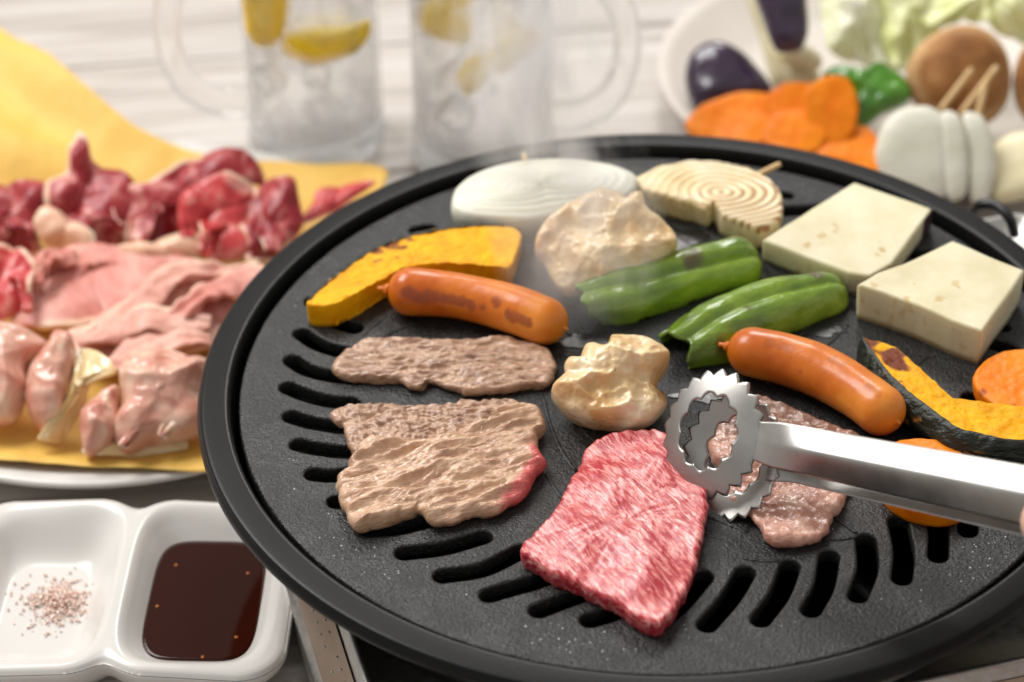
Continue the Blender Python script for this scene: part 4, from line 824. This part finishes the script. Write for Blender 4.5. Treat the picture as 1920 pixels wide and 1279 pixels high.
mug((908, 292), .0338, .145, 1, 'glass mug on the right, half hidden behind the pan, handle facing right', 9,
    [('upper lemon piece in the right mug', -.012, [('lemon_flesh', [(796, 10), (840, -5), (872, 22), (888, 62), (868, 80), (800, 58)], .005, m_lemon, 0), ('zest', [(840, -40), (895, -40), (890, 0), (850, 6)], .004, m_zest, .1)]),
     ('slanting lemon piece in the right mug', -.016, [('lemon_flesh', [(920, 90), (960, 62), (1008, 56), (1004, 78), (968, 112), (935, 135), (910, 120)], .004, m_lemon, .2), ('zest', [(982, 58), (1010, 56), (1006, 80), (975, 108), (968, 100)], .003, m_zest, .2)]),
     ('small lower lemon piece in the right mug', -.020, [('lemon_flesh', [(858, 140), (880, 106), (908, 100), (918, 130), (900, 165), (872, 175)], .004, m_lemon, 0), ('zest', [(858, 140), (880, 106), (898, 100), (880, 130), (868, 165)], .003, m_zest, -.2)])], 20)

# ------------------------------------------------------------------ plate of vegetables
vc = P(1642, 150, .012); plate('vegetable_plate', vc, .106, m_plate_w, 'cream plate heaped with raw vegetables behind the grill', 'plate', .019)
def veg(name, px, m, label, cat, z=.012, facing=.6, df=.01, db=.008, amp=.0012, sc=50, seed=1.0, pw=2.4, group=None, sm=True, n=72):
    V, Fc = blob(px, z, facing, df, db, n, 16, amp, sc, seed, pw, sm)
    return tag(obj(name, V, Fc, m), label, cat, group)
veg('eggplant_piece', [(1284, 142), (1295, 106), (1326, 83), (1362, 86), (1402, 110), (1442, 156), (1450, 185), (1390, 200), (1312, 206), (1290, 180)], m_eskin, 'rounded purple raw eggplant piece, skin side out', 'eggplant', .014, .6, .012, group='raw eggplant pieces')
e1 = veg('eggplant_piece', [(1402, -60), (1500, -70), (1516, 40), (1512, 75), (1498, 96), (1456, 96), (1430, 40)], m_eskin, 'long purple eggplant piece leaning against the cabbage', 'eggplant', .045, .7, .011, group='raw eggplant pieces')
veg('eggplant_piece', [(1390, -30), (1412, -30), (1436, 40), (1464, 104), (1530, 128), (1534, 160), (1470, 166), (1446, 156), (1424, 70)], m_egg, 'pale cut face of an eggplant piece with purple edge', 'eggplant', .016, .6, .006, group='raw eggplant pieces')
veg('eggplant_piece', [(1458, 104), (1480, 88), (1510, 86), (1538, 104), (1540, 124), (1510, 124), (1475, 116)], m_onion_y, 'small yellowish cut eggplant end', 'eggplant', .030, .6, .004, group='raw eggplant pieces')
# cabbage leaves
def leaf(px, z, lean, seed, label):
    px = np.array(px, float); cpx = px.mean(0); C = P(*cpx, z); N = nrm(np.array([0, 0, 1.]) * (1 - lean) + nrm(CAM - C) * lean)
    q = resample(np.array([PP(u, v, C, N) for u, v in px]), 90); cc = q.mean(0); rings = []
    for f in np.linspace(.03, 1, 22):
        rings.append(np.array([cc + (p - cc) * f + N * (.009 * fbm(cc + (p - cc) * f, 42, seed, 3) + .010 * (1 - f * f) + .003 * f * math.sin(np.dot(p - cc, RIGHT) * 500 + seed)) for p in q]))
    solidify(tag(obj('cabbage_leaf', *loft(rings, True, True, False), m_cabw if seed == 2 else m_cab), label, 'cabbage', 'raw cabbage leaves'), .0012)
leaf([(1540, -60), (1640, -70), (1670, 20), (1690, 120), (1655, 128), (1560, 105), (1545, 60)], .040, .75, 2, 'whitish cabbage rib leaf beside the purple eggplant')
leaf([(1640, -60), (1760, -60), (1770, 40), (1710, 120), (1680, 130), (1650, 60)], .045, .7, 5, 'pale green cabbage leaf in the middle, behind the green pepper')
leaf([(1740, -60), (1960, -60), (1960, 60), (1900, 75), (1820, 40), (1740, 50), (1720, 0)], .055, .6, 8, 'yellow green cabbage leaf behind the mushrooms')
veg('green_pepper_piece', [(1540, 142), (1570, 126), (1618, 132), (1650, 118), (1690, 140), (1706, 165), (1704, 190), (1655, 215), (1612, 246), (1595, 236), (1600, 190), (1570, 160)], m_pepraw, 'glossy green raw pepper piece between carrots and mushroom', 'green pepper', .022, .6, .009, .006, .003, 60, 3)
def cap(cpx, rx, z, N_, label, seed):
    C = P(*cpx, z); N_ = nrm(N_); t1 = nrm(np.cross(N_, (0.1, 0, 1))); t2 = np.cross(N_, t1); rings = []
    root = empty('shiitake_mushroom', C - N_ * .01, label, 'mushroom', 'shiitake mushrooms on the vegetable plate')
    a = np.linspace(0, 2 * np.pi, 72, endpoint=False)
    for r, h in [(.05, .0125), (.3, .012), (.55, .0105), (.75, .0075), (.9, .0035), (.98, -.001), (1, -.004), (.96, -.0075), (.86, -.0075), (.5, -.003), (.2, -.002)]:
        rings.append(np.array([C + (t1 * math.cos(x) + t2 * math.sin(x)) * rx * r * (1 + .03 * math.sin(3 * x + seed)) + N_ * (h + .001 * nz((math.cos(x) * r, math.sin(x) * r, 0), 2, seed)) for x in a]))
    V, Fc = loft(rings); A = [1.0 * float(sstep(.62, 1.02, np.linalg.norm((v - C) - N_ * ((v - C) @ N_)) / rx)) + .35 * nz(v, 110, seed) for v in V]
    obj('cap', V, Fc, m_shii, root, attr=A)
    obj('stem', *tube([C - N_ * .002, C - N_ * .012, C - N_ * .02], .006, 8, 16), m_onion_y, root)
cap((1802, 142), .0245, .042, (-.05, -.75, .65), 'round brown shiitake mushroom cap standing behind the toothpicks', 1)
cap((1990, 150), .0245, .044, (-.45, -.7, .55), 'brown shiitake cap cut off by the right edge', 4)
GC = 'raw carrot slices heaped on the vegetable plate'
for i, (px, z, f, lab) in enumerate([
    ([(1302, 235), (1330, 205), (1390, 184), (1440, 190), (1460, 215), (1440, 255), (1390, 275), (1330, 265)], .017, .35, 'raw carrot slice at the left end of the carrot heap'),
    ([(1440, 190), (1480, 165), (1530, 170), (1550, 200), (1520, 220), (1460, 222)], .024, .5, 'raw carrot slice second from left, half covered'),
    ([(1520, 175), (1550, 155), (1585, 160), (1600, 200), (1592, 240), (1560, 268), (1530, 240), (1518, 205)], .022, .7, 'raw carrot slice standing upright in the middle of the heap'),
    ([(1440, 250), (1470, 218), (1530, 222), (1545, 250), (1520, 280), (1460, 280)], .022, .4, 'raw carrot slice in front of the upright one'),
    ([(1592, 186), (1622, 184), (1638, 200), (1628, 225), (1600, 238), (1590, 215)], .020, .6, 'small raw carrot slice tilted beside the green pepper'),
    ([(1540, 285), (1565, 252), (1620, 250), (1648, 285), (1655, 320), (1610, 335), (1560, 315)], .016, .35, 'raw carrot slice at the right end of the carrot heap'),
    ([(1480, 290), (1510, 262), (1560, 262), (1580, 300), (1540, 320), (1490, 310)], .017, .3, 'raw carrot slice low at the front, behind the pan rim')]):
    c_ = np.mean(px, axis=0); veg('carrot_slice', [tuple(c_ + (np.array(q) - c_) * 1.22) for q in px], m_carrot, lab, 'carrot', z, f, .0022, .0022, .0010, 45, i, 7.0, GC)
GO = 'raw onion slices with toothpicks'
on = []
for i, (px, z, f, dfr, lab, mm) in enumerate([
    ([(1640, 290), (1655, 235), (1690, 205), (1740, 200), (1775, 225), (1790, 285), (1785, 350), (1750, 380), (1690, 370), (1655, 335)], .014, .8, .007, 'front raw white onion slice standing with its cut face to the grill', m_onion),
    ([(1765, 215), (1795, 215), (1812, 255), (1818, 310), (1810, 365), (1780, 375), (1765, 320)], .016, .8, .006, 'middle raw white onion slice seen edge on', m_onion),
    ([(1805, 215), (1840, 218), (1862, 260), (1868, 320), (1850, 378), (1820, 375), (1812, 300)], .015, .8, .006, 'rear raw white onion slice of the skewered three', m_onion),
    ([(1855, 290), (1890, 258), (1940, 255), (1980, 300), (1970, 350), (1900, 375), (1860, 370)], .014, .4, .007, 'yellowish raw onion slice lying at the right side of the plate', m_onion_y)]):
    on.append(veg('onion_slice', px, mm, lab, 'onion', z, f, dfr, .005, .0005, 40, i, 3.2, GO))
for i, (a0, b0, z0_, z1_) in enumerate((((1762, 208), (1823, 129), .040, .056), ((1800, 215), (1870, 124), .040, .058), ((1832, 220), (1851, 146), .040, .054))):
    stick(P(*a0, z0_), P(*b0, z1_), .0014, on[i])

# ------------------------------------------------------------------ steam rising off the food
def steam(c, rx, ry, rz, dens, seed, label, lean=0.0):
    m = bpy.data.materials.new('steam_vapour'); m.use_nodes = True; nt = m.node_tree; N = nt.nodes; L = nt.links; N.clear()
    out = N.new('ShaderNodeOutputMaterial'); v = N.new('ShaderNodeVolumePrincipled'); L.new(v.outputs[0], out.inputs['Volume'])
    v.inputs['Color'].default_value = (.97, .97, .97, 1); v.inputs['Anisotropy'].default_value = .2
    tc = N.new('ShaderNodeTexCoord'); mp = N.new('ShaderNodeMapping'); mp.inputs['Scale'].default_value = (1 / rx, 1 / ry, 1 / rz); L.new(tc.outputs['Object'], mp.inputs[0])
    gr = N.new('ShaderNodeTexGradient'); gr.gradient_type = 'SPHERICAL'; L.new(mp.outputs[0], gr.inputs[0])
    m2 = N.new('ShaderNodeMapping'); m2.inputs['Scale'].default_value = (1, 1, .42); m2.inputs['Location'].default_value = (seed, 0, 0); L.new(tc.outputs['Object'], m2.inputs[0])
    t = N.new('ShaderNodeTexNoise'); t.inputs['Scale'].default_value = 42; t.inputs['Detail'].default_value = 3; t.inputs['Distortion'].default_value = 1.6; L.new(m2.outputs[0], t.inputs['Vector'])
    r = N.new('ShaderNodeMapRange'); L.new(t.outputs[0], r.inputs[0]); r.inputs[1].default_value = .44; r.inputs[2].default_value = .70
    q = N.new('ShaderNodeMath'); q.operation = 'MULTIPLY'; L.new(r.outputs[0], q.inputs[0]); L.new(gr.outputs['Fac'], q.inputs[1])
    q2 = N.new('ShaderNodeMath'); q2.operation = 'MULTIPLY'; L.new(q.outputs[0], q2.inputs[0]); q2.inputs[1].default_value = dens; L.new(q2.outputs[0], v.inputs['Density'])
    bm = bmesh.new(); bmesh.ops.create_icosphere(bm, subdivisions=3, radius=1.0)
    for x in bm.verts: x.co = Vector((x.co.x * rx, x.co.y * ry, x.co.z * rz))
    me = bpy.data.meshes.new('steam'); bm.to_mesh(me); bm.free(); me.materials.append(m)
    o = bpy.data.objects.new('steam', me); COL.objects.link(o); o.location = c; o.rotation_euler = (0, lean, 0)
    tag(o, label, 'steam', kind='stuff')
b1 = P(1075, 585, ZP); steam((b1[0], b1[1], ZP + .045), .036, .030, .060, 75, 1.0, 'thin white steam curling up between the left sausage and peppers', -.1)
b2 = P(1010, 390, ZP); steam((b2[0], b2[1] - .004, ZP + .098), .042, .030, .092, 130, 5.0, 'wispy white steam rising past the right mug from the back of the grill', .05)
